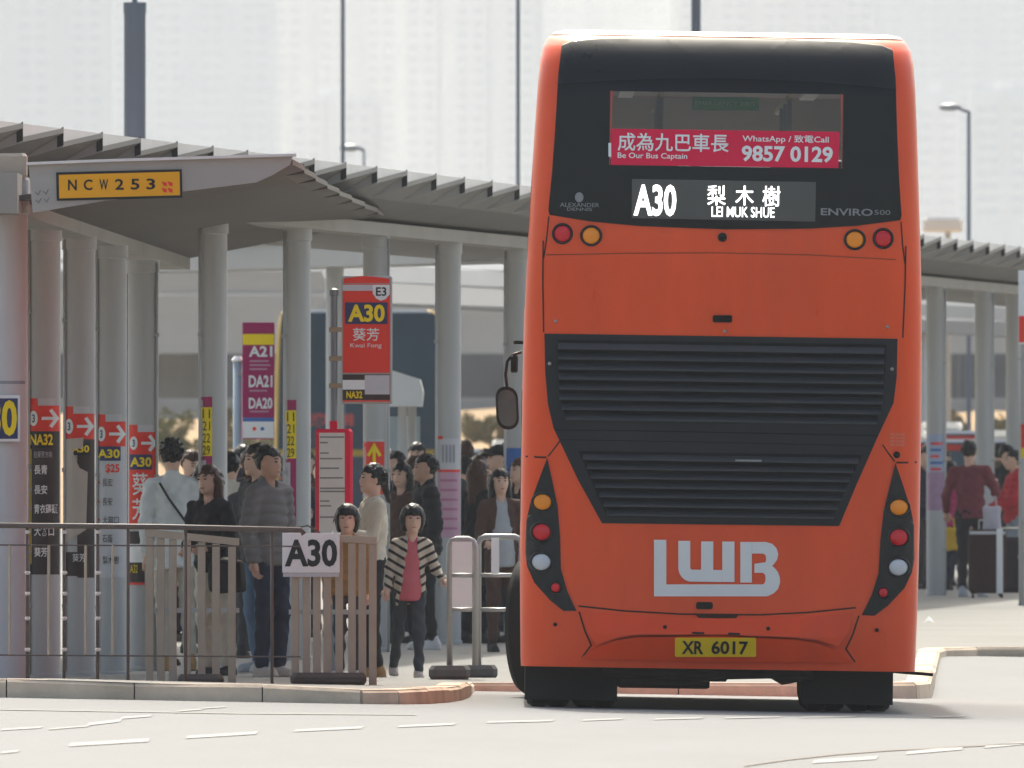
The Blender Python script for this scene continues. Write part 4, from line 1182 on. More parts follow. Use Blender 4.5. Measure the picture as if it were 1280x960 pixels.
for sgn in (1, -1):
    pp = [(sgn * u, v) for u, v in P_]
    conform('lamp_cluster', pp if sgn > 0 else pp[::-1], yr, .010, mat('cluster_black', (.016, .017, .019), .25, var=.05), bus, grid=.05, skirt=.016)
for x, yy, rx, ry, m, nm in ((678, 627, 11.5, 10, m_la, 'indicator_lamp'), (677, 664.5, 11.5, 10.5, m_lr, 'brake_lamp'), (676.5, 702, 12, 10.5, m_lw, 'reversing_lamp'), (694.5, 734, 6, 6, m_lr, 'reflector')):
    lens(nm, x, yy, rx, ry, m, .011)
    u, v = BP(x, yy); x2 = CX + (-u * math.cos(TH) + v * math.sin(TH)) * SC; y2 = CY - (u * math.sin(TH) + v * math.cos(TH)) * SC
    lens(nm, x2, y2, rx, ry, m, .011)

# louvred engine door
lou = bpoly([(680.5, 416.5), (1122, 423), (1121, 470), (1117, 503), (1096, 548), (1072, 602), (1049, 657), (752.5, 653.5), (722, 598), (692, 535), (685, 505), (681.5, 465)])
lv = conform('engine_grille', lou, yr, .008, m_lv, bus, grid=.09, skirt=.012)
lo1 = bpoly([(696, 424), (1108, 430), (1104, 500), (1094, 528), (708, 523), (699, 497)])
conform('grille_shade', lo1, yr, .0095, m_lvd, lv, grid=.09)  # flat dark sheet on the panel, painting the shade behind the slats
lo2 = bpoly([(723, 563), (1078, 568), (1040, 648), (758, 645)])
conform('grille_shade', lo2, yr, .0095, m_lvd, lv, grid=.09)
def slat(x0, x1, y, hgt, m_sl=None):
    a = BP(x0, y); b = BP(x1, y)
    n_ = 14; mb = MB(); vs_ = []
    v0 = (a[1] + BP(x0, y)[1]) / 2
    for k in range(n_ + 1):
        u = a[0] + (b[0] - a[0]) * k / n_; v = (a[1] + b[1]) / 2
        h_ = hgt / SC
        y0 = yr(u, v)
        vs_ += [(u, y0 - .010, v + h_ / 2), (u, y0 - .016, v + h_ * .42), (u, y0 - .040, v - h_ * .35), (u, y0 - .040, v - h_ / 2), (u, y0 - .010, v - h_ * .40)]
    for k in range(n_):
        for q in range(4):
            mb_ = (k * 5 + q, (k + 1) * 5 + q, (k + 1) * 5 + q + 1, k * 5 + q + 1)
            mb.f.append(mb_)
    mb.f += [(4, 3, 2, 1, 0), tuple(n_ * 5 + q for q in range(5))]
    mb.v = vs_
    return mb.build('louvre_slat', mat('slat_grey', (.027, .030, .035), .42, var=.1, scale=8, spec=.4), lv, 'auto')
for k in range(8):
    y = 432 + k * 12.6
    ins = max(0, (y - 500)) * .32
    slat(697 + ins + (y - 425) * .03, 1106 - ins - (y - 425) * .03, y + 3, 8.2)
for k in range(7):
    y = 570 + k * 11.6
    ins = (y - 565) * .44
    slat(726 + ins, 1075 - ins, y + 3, 7.4)
def seam_line(pts, w=2.0, m=None, off=.0025, par=None, name='panel_gap'):
    path = bpoly(pts)
    for k in range(len(path) - 1):
        pass
    return conform(name, stroke(path, w / SC), yr, off, m or m_seam, par or bus, grid=.06)
seam_line([(694, 537), (800, 538), (950, 541), (1097, 544)], 1.6, m_lvd, .011, lv)
seam_line([(700, 549), (880, 552), (1091, 557)], 1.2, m_lvd, .011, lv)
# mirrored gaps in the orange panels
def msym(pts, w=2.0):
    seam_line(pts, w)
    q = []
    for x, y in pts:
        u, v = BP(x, y); q.append((CX + (-u * math.cos(TH) + v * math.sin(TH)) * SC, CY - (u * math.sin(TH) + v * math.cos(TH)) * SC))
    seam_line(q, w)
msym([(657, 570), (676, 571), (683, 571)], 2.2); msym([(685, 570), (693, 560), (701, 549)], 1.8); msym([(679, 300), (678.5, 350), (679.5, 415)], 1.8)
msym([(686, 270), (683, 300), (679.5, 322)], 1.6)
msym([(724, 764), (731, 788), (739, 806), (727, 822)], 2.0)
seam_line([(723, 757), (780, 763), (850, 767), (950, 768), (1010, 765), (1070, 759)], 2.0)
seam_line([(683, 318), (790, 316), (900, 315.5), (1010, 318), (1120, 324)], 1.2, mat('soft_gap', (.30, .05, .02), .6))
# bumper: proud skirt and a lighter scooped shelf for the plate
V0, V1, V2 = BP(900, 768)[1], BP(900, 793)[1], .30
def y_up(u, v):
    k_ = max(0, 1 - (u / .92) ** 4)
    return yr(u, v) - .085 * k_ * max(0., min(1., (V0 - v) / (V0 - V1)))
def y_lo(u, v):
    k_ = max(0, 1 - (u / .92) ** 4)
    return yr(u, v) - .085 * k_ * (1 - .75 * max(0., min(1., (V1 - v) / (V1 - V2))))
conform('bumper', bpoly([(724, 823), (745, 809), (770, 800), (795, 796), (900, 794.5), (995, 799), (1020, 803), (1043, 812), (1066, 828), (900, 827)]), y_lo, .012, m_orl, bus, grid=.05, skirt=.05)
conform('bumper_upper', bpoly([(728, 764), (800, 770), (900, 772.5), (1000, 771), (1066, 766), (1060, 790), (1048, 807), (1020, 799), (995, 796), (900, 792.5), (795, 792.5), (770, 797), (745, 806), (735, 790)]), y_up, .010, m_orl, bus, grid=.05, skirt=.03)
conform('latch_plate', bpoly([(868, 766), (924, 768), (918, 774), (874, 773)]), yr, .012, m_seam, bus, grid=None)
conform('latch', bpoly(rrect(870, 891, 752, 761, 3)[::-1]), yr, .014, m_bk, bus, grid=None, skirt=.014)
conform('latch', bpoly(rrect(891, 915, 393.5, 402.5, 2)[::-1]), yr, .014, m_bk, bus, grid=None, skirt=.014)
for x, y in ((694, 780), (831, 783), (960, 785), (1096, 787)):
    lens('parking_sensor', x, y, 2.6, 2.6, m_bk, .008 if abs(x - 900) > 150 else .055, False)
for x, y, q in ((695, 401, 0), (1109, 408, 0), (906, 413.5, 0), (687, 454, 1), (1115, 461, 1)):
    lens('rivet', x, y, 2.3, 2.3, mat('rivet_steel', (.4, .36, .33), .4, .5), .008, False)
lens('lock', 1121, 568, 3.4, 3.4, m_bk, .004, True)
for k in range(4):
    btext('FUEL CAP LOCK', 1113, 1131, 541 + k * 4.4, 544 + k * 4.4, bus, mat('fine_print', (.55, .3, .22), .5), .004)
btext('▂▂▂▂', 919, 952, 574, 576.4, bus, m_sil, .045)
# LWB letters
def Z(x, y): return (x / 2.207 + 600, y / 2.207 + 560)
m_logo = mat('logo_white', (.74, .71, .68), .45, var=.04, scale=3)
def arc(cx, cy, r_, a0, a1, n_=6): return [(cx + r_ * math.cos(R(a0 + (a1 - a0) * k / n_)), cy + r_ * math.sin(R(a0 + (a1 - a0) * k / n_))) for k in range(n_ + 1)]
outer = [(750.5, 258), (788, 258), (806, 263), (818, 275), (823, 291), (820, 306), (812, 318), (806, 324), (814, 331), (822, 341), (827, 355), (828, 370), (822, 388), (810, 400), (793, 408), (775, 408)]
inner_ = [(750.5, 290), (778, 290), (784, 291.5), (787.5, 295), (789, 300), (789, 307), (788, 314), (757, 318), (757, 332), (757, 343), (780, 343), (786, 348), (788, 357), (787, 367), (782, 375), (775, 375)]
def strip(o, i_): return [[o[k], o[k + 1], i_[k + 1], i_[k]] for k in range(len(o) - 1)]
p3_ = [(563.5, 255), (563.5, 330)] + arc(584, 331, 20, 180, 100, 4)[1:] + [(668, 352)]
LOGO = [[[(480, 252), (514, 252), (514, 375), (514, 408), (480, 408)], [(514, 375), (775, 375), (775, 408), (514, 408)]] + strip(outer, inner_), [[(718, 258), (750, 258), (750, 370), (718, 370)]],
        stroke(p3_, 33) + [[(610, 256.5), (643.5, 256.5), (643.5, 335.4), (610, 335.4)], [(668.2, 257), (702, 257), (702, 368.4), (668.2, 368.4)]]]
for k, g_ in enumerate(LOGO):
    conform('logo_letter', [[BP(*Z(*q)) for q in pp] for pp in g_], yr, .004 + .0012 * k, m_logo, bus, grid=.06)
# number plate
np_ = conform('number_plate', bpoly(rrect(843.5, 945, 796.5, 820.5, 2)[::-1]), y_lo, .028, mat('plate_yellow', (.85, .55, .01), .4, var=.03), bus, grid=None, skirt=.02)
btext('XR', 852, 879, 800.5, 817, np_, m_black, .031, .025, surf=y_lo)
btext('6017', 889, 935, 800.5, 817.5, np_, m_black, .031, .025, surf=y_lo)
conform('plate_lamp', bpoly([(865, 789), (880, 789.5), (880, 792), (865, 791.5)]), y_up, .014, m_bk, bus, grid=None, skirt=.02)
conform('plate_lamp', bpoly([(910, 790), (925, 790.5), (925, 793), (910, 792.5)]), y_up, .014, m_bk, bus, grid=None, skirt=.02)

# roof edge, underbody, wheels, mirror
mb = MB()
mb.box((-1.2, .35, .33), (1.2, LEN - .4, .42)); mb.build('floor_pan', m_und, bus)
MB().box((-.72, .30, .25), (.30, .95, .34), .03).build('engine_sump', m_und, bus)
MB().box((-.2, .34, .185), (.08, .8, .30), .04).build('gearbox', m_und, bus)
MB().tube([(-.75, .40, .25), (-.2, .36, .235), (.4, .36, .255), (.55, .3, .27)], .045, 10).build('exhaust_pipe', m_und, bus, True)
MB().lathe([(.09, -.3), (.10, -.28), (.10, .28), (.09, .3)], (-.35, .5, .235), 16, 'x').build('silencer', m_und, bus, True)
MB().tube([(-.9, 1.6, .48), (.9, 1.6, .48)], .11, 12).build('axle', m_und, bus, True)
MB().tube([(.3, .4, .27), (.42, .35, .20), (.62, .35, .24)], .03, 8).build('hose', m_und, bus, True)
MB().box((.40, .36, .26), (.62, .9, .36), .03).build('tank', m_und, bus)
def wheel(parent, loc, r_, w, steer=0.0, name='wheel', tw=None):
    t_ = MB().lathe([(r_ * .56, -w / 2), (r_ * .80, -w / 2 - .006), (r_ * .95, -w / 2 + .012), (r_, -w / 2 + .045), (r_, -.02), (r_ * .985, -.012), (r_ * .985, .012), (r_, .02), (r_, w / 2 - .045), (r_ * .95, w / 2 - .012), (r_ * .80, w / 2 + .006), (r_ * .56, w / 2)], (0, 0, 0), 40, 'x').build(name, m_rub, parent, 'auto')
    t_.location = loc; t_.rotation_euler = (0, 0, steer)
    MB().lathe([(r_ * .2, -w / 2 + .02), (r_ * .5, -w / 2 + .05), (r_ * .57, -w / 2 - .004), (r_ * .57, w / 2 + .004), (r_ * .5, w / 2 - .05), (r_ * .2, w / 2 - .02)], (0, 0, 0), 24, 'x').build('rim', mat('wheel_rim', (.35, .35, .34), .4, .6, dirt=.3), t_, 'auto')
    return t_
for sgn in (-1, 1):
    for off in (0, .298):
        wheel(bus, (sgn * (1.25 - .15 - off) - (.11 if sgn > 0 else 0), 1.0, .478), .478, .292)
    for off in (0, .298):
        wheel(bus, (sgn * (1.25 - .15 - off) - (.11 if sgn > 0 else 0), 2.35, .478), .478, .292)
    MB().box(((.84 if sgn > 0 else -.95) - .3, .42, .05), ((.84 if sgn > 0 else -.95) + .3, .435, .40)).build('mud_flap', m_rub, bus)
wheel(bus, (-1.13, 8.6, .478), .478, .30, R(-16)); wheel(bus, (1.02, 8.6, .478), .478, .30, R(-14))
a = W(634, 510, 160 + 11.2); inv = bus.matrix_basis.inverted()
bpy.context.view_layer.update()
inv = bus.matrix_world.inverted()
Ym = 160 + 11.35
mp = inv @ W(634, 510, Ym)
mir = []
mrr = MB(); n_ = 20
prof = rrect(-.085, .085, -.15, .15, .08, 5)
mrr.prism([(mp.x + x * .92 + z * -.06, mp.z + z) for x, z in prof], mp.y - .02, mp.y + .10)
mo = mrr.build('wing_mirror', mat('mirror_housing', (.015, .015, .015), .35), bus)
MB().prism([(mp.x + x * .74 + z * -.06, mp.z + z * .84) for x, z in prof], mp.y - .026, mp.y - .021).build('mirror_glass', mat('mirror_glass', (.32, .30, .30), .06, 1.0, var=.0), mo)
p = [inv @ W(x, y, Ym) for x, y in ((634, 486), (632, 468), (634, 452), (640, 444), (652, 440))]
MB().tube([(q.x, q.y + .04, q.z) for q in p], .011, 8).build('mirror_arm', mat('arm_black', (.02, .02, .02), .4), mo, True)
q = inv @ W(642, 455, Ym); MB().box((q.x - .02, q.y, q.z - .06), (q.x + .03, q.y + .06, q.z + .06), .01).build('mirror_bracket', m_bk, mo)
q = inv @ W(647, 428, Ym); MB().box((q.x - .03, q.y, q.z - .012), (q.x + .06, q.y + .06, q.z + .012), .008).build('mirror_bracket', m_bk, mo)
MB().tube([(1.1, .5, .27), (1.40, .45, .25)], .012, 6).build('side_marker', m_bk, bus)
# ---------------------------------------------------------------- people
SKIN = mat('skin', (.62, .39, .285), .5, var=.05, scale=12)
SKIN2 = mat('skin_tan', (.48, .28, .195), .5, var=.05, scale=12)
HAIRB = mat('hair_black', (.012, .011, .012), .42, var=.3, scale=30, stretch=(3, 3, .6))
HAIRN = mat('hair_brown', (.06, .028, .018), .42, var=.3, scale=30, stretch=(3, 3, .6))
EYE = mat('eye_dark', (.015, .012, .012), .2)
LIP = mat('lip', (.33, .10, .09), .5)
def cloth(name, c, var=.12):
    return mat('cloth_' + name, c, .85, var=var, scale=9, bump=.25, bscale=120)
def stripe_mat(name, c1, c2, f):
    if name in MATS: return MATS[name]
    m = mat(name, c1, .85, bump=.2, bscale=120); t = m.node_tree
    b = t.nodes['Principled BSDF']; tc = t.nodes['Texture Coordinate']
    sp = t.nodes.new('ShaderNodeSeparateXYZ'); t.links.new(tc.outputs['Object'], sp.inputs[0])
    ax = t.nodes.new('ShaderNodeMath'); ax.operation = 'ABSOLUTE'; t.links.new(sp.outputs[0], ax.inputs[0])
    ml = t.nodes.new('ShaderNodeMath'); ml.operation = 'MULTIPLY_ADD'; ml.inputs[1].default_value = -.55; t.links.new(ax.outputs[0], ml.inputs[0]); t.links.new(sp.outputs[2], ml.inputs[2])
    m2 = t.nodes.new('ShaderNodeMath'); m2.operation = 'MULTIPLY'; m2.inputs[1].default_value = f; t.links.new(ml.outputs[0], m2.inputs[0])
    fr = t.nodes.new('ShaderNodeMath'); fr.operation = 'FRACT'; t.links.new(m2.outputs[0], fr.inputs[0])
    gt = t.nodes.new('ShaderNodeMath'); gt.operation = 'GREATER_THAN'; gt.inputs[1].default_value = .64; t.links.new(fr.outputs[0], gt.inputs[0])
    mx = t.nodes.new('ShaderNodeMix'); mx.data_type = 'RGBA'; mx.inputs[6].default_value = (*c1, 1); mx.inputs[7].default_value = (*c2, 1)
    t.links.new(gt.outputs[0], mx.inputs[0]); t.links.new(mx.outputs[2], b.inputs['Base Color'])
    return m

def person(label, x, Y, h, face, top, bottom, hair='short', hairm=None, shoes=None, topm=None, arms=None, stride=(.0, .0), hs=1.0, fat=1.0, style='jacket', skin=None, inner=None, res=.014, group=None, look=0.0, tilt=0.0, wide=1.0, hem=None, z=None):
    """face: 0 looks at the camera, 90 to the right; arms: (elbow, wrist) offsets for the left (-x) and right arm"""
    X = PX(x, Y); g = gz(X, Y) if z is None else z
    t = thing('person', label, 'person', (X, Y, g), R(face), group)
    skin = skin or SKIN; hairm = hairm or HAIRB; shoes = shoes or cloth('shoe_dark', (.03, .03, .032))
    hh = .228 * (h / 1.72) * hs
    f = (h - hh) / (1.72 - .228)
    v3 = lambda a, b, c: np.array((a, b, c), np.float32)
    seed = sum(ord(c) for c in label); q = random.Random(seed)
    fw = f * fat
    # joints
    hipz, chz = .90 * f, 1.245 * f
    sh = [v3(s * .158 * fw, 0, 1.385 * f) for s in (-1, 1)]
    if arms is None: arms = [((-.05, .02, -.27), (.01, -.07, -.23)), ((.05, .02, -.27), (-.01, -.07, -.23))]
    el = [sh[i] + v3(*arms[i][0]) * f for i in (0, 1)]
    wr = [el[i] + v3(*arms[i][1]) * f for i in (0, 1)]
    hip = [v3(s * .085 * fw, 0, hipz) for s in (-1, 1)]
    an = [v3(s * .095 * fw, .03 * f - stride[i], (.085 + max(0, -stride[i]) * .10) * f) for i, s in enumerate((-1, 1))]
    kn = [(hip[i] * .48 + an[i] * .52) + v3(0, -.035 - .12 * max(0, -stride[i]), .01) * f for i in (0, 1)]
    nb = v3(0, .005, 1.43 * f); chin = h - hh
    hc = v3(0, -.012 * f, chin + hh * .5)
    H = hh / .228
    ca, sa = math.cos(R(look)), math.sin(R(look)); ct, st_ = math.cos(R(tilt)), math.sin(R(tilt))
    RM = np.array(((ca, -sa, 0), (sa, ca, 0), (0, 0, 1)), np.float32) @ np.array(((1, 0, 0), (0, ct, -st_), (0, st_, ct)), np.float32)
    def hl(P): return (P - hc) @ RM          # head space
    def hw_(p): return hc + RM @ v3(*p)      # head point -> body space
    def head(P):
        p = hl(P)
        d = ell(p, (0, .012 * H, .022 * H), (.074 * H, .094 * H, .092 * H))
        d = smin(d, ell(p, (0, -.022 * H, -.045 * H), (.056 * H, .066 * H, .070 * H)), .05 * H)
        d = smin(d, ell(p, (0, -.090 * H, -.022 * H), (.013 * H, .018 * H, .024 * H)), .022 * H)      # nose
        d = smin(d, ell(p, (0, -.074 * H, -.095 * H), (.024 * H, .018 * H, .016 * H)), .03 * H)       # chin
        d = smin(d, ell(p, (0, -.082 * H, -.062 * H), (.024 * H, .010 * H, .011 * H)), .015 * H)      # mouth
        for s in (-1, 1):
            d = np.maximum(d, -(ell(p, (s * .031 * H, -.099 * H, .008 * H), (.019 * H, .019 * H, .012 * H))))
            d = np.minimum(d, ell(p, (s * .077 * H, .010 * H, -.008 * H), (.010 * H, .020 * H, .032 * H)))
        return d
    def body(P):
        d = head(P)
        d = smin(d, cone(P, nb - v3(0, 0, .05), hc + v3(0, .022 * H, -.06 * H), .052 * fw, .050 * H), .03)
        tor = smin(ell(P, (0, 0, chz), (.115 * fw, .075 * fw, .19 * f)), ell(P, (0, 0, .98 * f), (.11 * fw, .075 * fw, .16 * f)), .06)
        d = smin(d, tor, .04)
        for i in (0, 1):
            d = smin(d, cone(P, sh[i], el[i], .042 * fw, .034 * fw), .03); d = np.minimum(d, cone(P, el[i], wr[i], .034 * f, .025 * f))
            hd = (wr[i] - el[i]); hd = hd / np.linalg.norm(hd)
            d = smin(d, cone(P, wr[i], wr[i] + hd * .07 * f, .026 * f, .031 * f), .02)
            d = smin(d, cone(P, hip[i], kn[i], .054 * fw, .038 * f), .03); d = np.minimum(d, cone(P, kn[i], an[i], .038 * f, .026 * f))
        return d
    fing = MB()
    for i, s in enumerate((-1, 1)):
        hd = Vector(wr[i] - el[i]).normalized(); sd_ = hd.cross(Vector((0, 1, 0)))
        sd_ = sd_.normalized() if sd_.length > .2 else Vector((1, 0, 0))
        pn = sd_.cross(hd) * (-1)
        base = Vector(wr[i]) + hd * .085 * f
        for k, (o, l) in enumerate(((-.027, .062), (-.009, .075), (.009, .07), (.026, .055))):
            b0 = base + sd_ * o * f
            fing.tube([b0 - hd * .02 * f, b0 + hd * l * .45 * f, b0 + hd * l * .8 * f + pn * .018 * f, b0 + hd * l * .95 * f + pn * .04 * f], [.0095 * f, .0092 * f, .0085 * f, .006 * f], 6)
        b0 = Vector(wr[i]) + hd * .03 * f + sd_ * (-.026 * f)
        fing.tube([b0, b0 - sd_ * .022 * f + hd * .025 * f, b0 - sd_ * .028 * f + hd * .055 * f + pn * .01], [.011 * f, .010 * f, .007 * f], 6)
    ext = .0
    allp = np.stack(sh + el + wr + an + kn + [hc])
    lo = allp.min(0) - .16; hi = allp.max(0) + .16
    lo[2] = 0.02; hi[2] = h + .03; lo[1] = min(lo[1], -.24); hi[1] = max(hi[1], .2)
    nets_obj('body', body, lo, hi, res * 1.0, skin, t, fing)
    if not (120 < abs(((face + look + 180) % 360) - 180)):
        for s in (-1, 1):
            e = hw_((s * .031 * H, -.084 * H, .010 * H))
            MB().lathe([(.002, -.006 * H), (.011 * H, -.003 * H), (.012 * H, .002 * H), (.004 * H, .005 * H)], tuple(e), 8, 'z').build('eye', EYE, t, True)
            a = hw_((s * .016 * H, -.094 * H, .032 * H)); b = hw_((s * .046 * H, -.080 * H, .032 * H))
            MB().tube([tuple(a), tuple((a + b) / 2 + v3(0, -.006 * H, .004 * H)), tuple(b)], .0042 * H, 6).build('eyebrow', HAIRB, t, True)
        a = hw_((-.022 * H, -.086 * H, -.063 * H)); b = hw_((.022 * H, -.086 * H, -.063 * H)); c = hw_((0, -.093 * H, -.064 * H))
        MB().tube([tuple(a), tuple(c), tuple(b)], [.003 * H, .0062 * H, .003 * H], 6).build('mouth', LIP, t, True)
    # hair
    def hairf(P):
        p = hl(P)
        shell = ell(p, (0, .018 * H, .026 * H), (.088 * H, .106 * H, .106 * H))
        rough_ = .0065 * H * np.sin(p[:, 0] * 160 / H + 3 * np.sin(p[:, 2] * 40)) * np.sin(p[:, 2] * 70 / H + p[:, 1] * 55 / H)
        x_, y_, z_ = p[:, 0], p[:, 1], p[:, 2]
        z_ = z_ + .007 * H * np.sin(x_ * 95 / H + seed) + .004 * H * np.sin(x_ * 230 / H)
        if hair in ('short', 'cap'):
            cut = np.maximum(-(z_ + .045 * H + .35 * np.minimum(y_ - .02, 0) * 0), 0)
            facecut = np.minimum(-.034 * H - y_ + .02, (.052 * H - z_) + .0)           # region in front, below hairline
            low = -.055 * H - z_
            side = np.minimum((-.02 * H - z_) + .0, .035 * H - y_)                      # clear above the ears
            d = np.maximum(shell + rough_, np.maximum(np.maximum(np.minimum(.02 * H - y_ - .012 * H, .050 * H - z_), low), np.minimum(.012 * H - z_, .03 * H - y_)))
            return d
        if hair == 'bob':
            d = smin(ell(p, (0, .016 * H, .018 * H), (.098 * H, .112 * H, .112 * H)), cone(P, hw_((0, .03 * H, 0)), hw_((0, .03 * H, -.055 * H)), .098 * H, .092 * H), .03)
            face_ = np.minimum(np.minimum(-.03 * H - y_, .030 * H - z_), .066 * H - np.abs(x_))
            low = -.10 * H - z_
            return np.maximum(d + rough_, np.maximum(face_, low))
        # long hair down the back, or tied
        d = shell
        if hair == 'long':
            d = smin(d, cone(P, hw_((-.055 * H, .045 * H, -.03 * H)), hw_((-.085 * H, .02 * H, -.30 * H)), .055 * H, .038 * H), .04)
            d = smin(d, cone(P, hw_((.055 * H, .045 * H, -.03 * H)), hw_((.085 * H, .02 * H, -.30 * H)), .055 * H, .038 * H), .04)
            d = smin(d, cone(P, hw_((0, .065 * H, 0)), hw_((0, .09 * H, -.27 * H)), .07 * H, .05 * H), .05)
            low = -.36 * H - z_
        else:
            d = smin(d, cone(P, hw_((0, .10 * H, -.02 * H)), hw_((0, .145 * H, -.17 * H)), .036 * H, .022 * H), .02)
            low = -.22 * H - z_
        face_ = np.minimum(np.minimum(.002 * H - y_, .045 * H - z_), .070 * H - np.abs(x_) + np.maximum(z_, 0) * .2)
        front = np.minimum(-.045 * H - y_, -.02 * H - z_)
        return np.maximum(d + rough_, np.maximum(np.maximum(face_, front), low))
    r3 = v3(.16, .22, .16) * H
    lo2 = hc - r3; hi2 = hc + r3; 
    if hair in ('long', 'tied'): lo2[2] -= .26 * H
    tuft = MB()
    if res < .018:
        for _ in range(150):
            a_, z_ = q.uniform(-2.4, 2.4), q.uniform(-.35, .98)
            k_ = math.sqrt(max(0, 1 - z_ * z_))
            if hair in ('short', 'cap') and (z_ < -.3 or (abs(a_) > 1.25 and z_ < .45)): continue
            if hair in ('long', 'tied', 'bob') and abs(a_) > 1.5 and z_ < .35: continue
            n_ = np.array((math.sin(a_) * k_, math.cos(a_) * k_, z_)); n_[0] *= .088 * H; n_[1] *= .106 * H; n_[2] *= .106 * H
            b_ = n_ + np.array((0, .018 * H, .026 * H)); u_ = n_ / np.linalg.norm(n_)
            l_ = q.uniform(.02, .045) * H * (1.6 if hair in ('long', 'bob') else 1)
            dr = np.array((q.uniform(-.5, .5), q.uniform(-.2, .6), -.9 if hair != 'short' else q.uniform(-.9, .3)))
            p0 = hw_(tuple(b_ - u_ * .006 * H)); p1 = hw_(tuple(b_ + u_ * .005 * H + dr * l_ * .5)); p2 = hw_(tuple(b_ + u_ * q.uniform(-.002, .008) * H + dr * l_))
            tuft.tube([tuple(p0), tuple(p1), tuple(p2)], [.0075 * H, .006 * H, .0012 * H], 4)
    nets_obj('hair', hairf, lo2, hi2, min(res, .011), hairm, t, tuft if tuft.v else None)
    t.rotation_euler = (R(q.uniform(-1.5, 2.5)), R(q.uniform(-2.2, 2.2)), R(face))
    if hair == 'cap':
        def capf(P):
            p = hl(P); d = np.maximum(ell(p, (0, .012 * H, .03 * H), (.094 * H, .112 * H, .098 * H)), .030 * H - p[:, 2])
            br = np.maximum(ell(p, (0, -.10 * H, .035 * H), (.075 * H, .075 * H, .016 * H)), p[:, 1] + .04 * H)
            return np.minimum(d, br)
        nets_obj('cap', capf, hc - r3, hc + r3, .011, cloth('cap_black', (.02, .02, .022)), t)
    # trousers
    th = .012
    kw = wide
    def trou(P):
        d = ell(P, (0, .008, .93 * f), (.138 * fw, .106 * fw, .13 * f))
        for i in (0, 1):
            l = smin(cone(P, hip[i], kn[i], 0.082 * fw, .062 * f * (.4 + .6 * kw)), cone(P, kn[i], an[i] + v3(0, 0, .02), .061 * f * (.4 + .6 * kw), .048 * f * kw), .03)
            d = smin(d, l, .035)
        wv = .008 * np.sin(P[:, 2] * 42 + P[:, 0] * 30 + seed) * np.sin(P[:, 0] * 38 + P[:, 1] * 31 + P[:, 2] * 9)
        return np.maximum(np.maximum(d + wv, P[:, 2] - 1.04 * f), .065 * f - P[:, 2])
    lo3 = np.minimum(np.stack(hip + kn + an).min(0) - .14, v3(-.2, -.16, 0)); hi3 = np.maximum(np.stack(hip + kn + an).max(0) + .14, v3(.2, .16, 0)); lo3[2] = .03; hi3[2] = 1.08 * f
    nets_obj('trousers', trou, lo3, hi3, res, bottom, t)
    # top
    def sleeves(P, d, k0, extra, end=1.0):
        for i in (0, 1):
            w_ = el[i] + (wr[i] - el[i]) * (.93 * end)
            s = smin(cone(P, sh[i], el[i], (.052 + extra) * fw, (.044 + extra) * f), cone(P, el[i], w_, (.044 + extra) * f, (.036 + extra * .8) * f), .02)
            d = smin(d, s, k0)
        return d
    hem_ = (hem if hem is not None else {'jacket': .84, 'shirt': .80, 'sweater': .86, 'coat': .55, 'vest': .86, 'open': .74}[style]) * f
    ex = {'jacket': .014, 'shirt': .010, 'sweater': .010, 'coat': .012, 'vest': .010, 'open': .008}[style]
    def torso(P, ex):
        d = ell(P, (0, .004, 1.25 * f), ((.138 + ex) * fw, (.100 + ex) * fw, .215 * f))
        d = smin(d, ell(P, (0, -.002, 1.02 * f), ((.130 + ex) * fw, (.098 + ex) * fw, .20 * f)), .08)
        d = smin(d, cone(P, (-.10 * fw, .005, 1.392 * f), (.10 * fw, .005, 1.392 * f), (.050 + ex) * f, (.050 + ex) * f), .05)
        if hem_ < .83 * f:
            d = smin(d, cone(P, (0, 0, .95 * f), (0, 0, hem_), (.130 + ex) * fw, (.140 + ex) * fw), .08)
        else:
            d = smin(d, ell(P, (0, 0, .90 * f), ((.140 + ex) * fw, (.108 + ex) * fw, .14 * f)), .06)
        return d
    def topf(P):
        d = torso(P, ex)
        if style != 'vest': d = sleeves(P, d, .022, ex)
        x_, y_, z_ = P[:, 0], P[:, 1], P[:, 2]
        if style == 'jacket':
            d = d - .013 * np.abs(np.sin(z_ * 42 + .3 * np.sin(x_ * 20)))
            d = np.minimum(d, np.maximum(cone(P, nb + v3(0, .01, -.01), nb + v3(0, .012, .035), .072 * f, .070 * f), cone(P, nb, nb + v3(0, 0, .05), .0, .0) * 0 - 1))
        else:
            d = d + (.003 if style == 'open' else .009) * np.sin(z_ * 27 + x_ * 24 + seed + 2 * np.sin(x_ * 9)) * np.sin(x_ * 33 + z_ * 12 - y_ * 22) + .004 * np.sin(z_ * 61 - x_ * 47 + seed)
            if style in ('shirt', 'coat', 'open'): d = np.minimum(d, cone(P, nb + v3(0, .012, -.02), nb + v3(0, .016, .02), .066 * f, .060 * f))
        neck = cone(P, nb + v3(0, -.03, .09), nb + v3(0, -.045, -.02), .058 * f, .030 * f)
        d = np.maximum(d, -neck)
        d = np.maximum(d, hem_ - z_ + .008 * np.sin(x_ * 14 + seed))
        if style in ('open',):
            wv_ = .045 + .09 * np.clip((1.35 * f - z_) / .5, 0, 1)
            d = np.maximum(d, -np.maximum(np.abs(x_) - wv_ * f, y_ + .02 - .12 * np.clip((.98 * f - z_) / .1, 0, 1)))
        return d
    pts = np.stack(sh + el + wr + [v3(0, 0, hem_)])
    lo4 = np.minimum(pts.min(0) - .11, v3(-.24, -.2, 0)); hi4 = np.maximum(pts.max(0) + .11, v3(.24, .2, 0)); hi4[2] = max(hi4[2], 1.53 * f); lo4[2] = min(lo4[2], hem_ - .04)
    nm = {'jacket': 'jacket', 'shirt': 'shirt', 'sweater': 'sweater', 'coat': 'coat', 'vest': 'vest', 'open': 'cardigan'}[style]
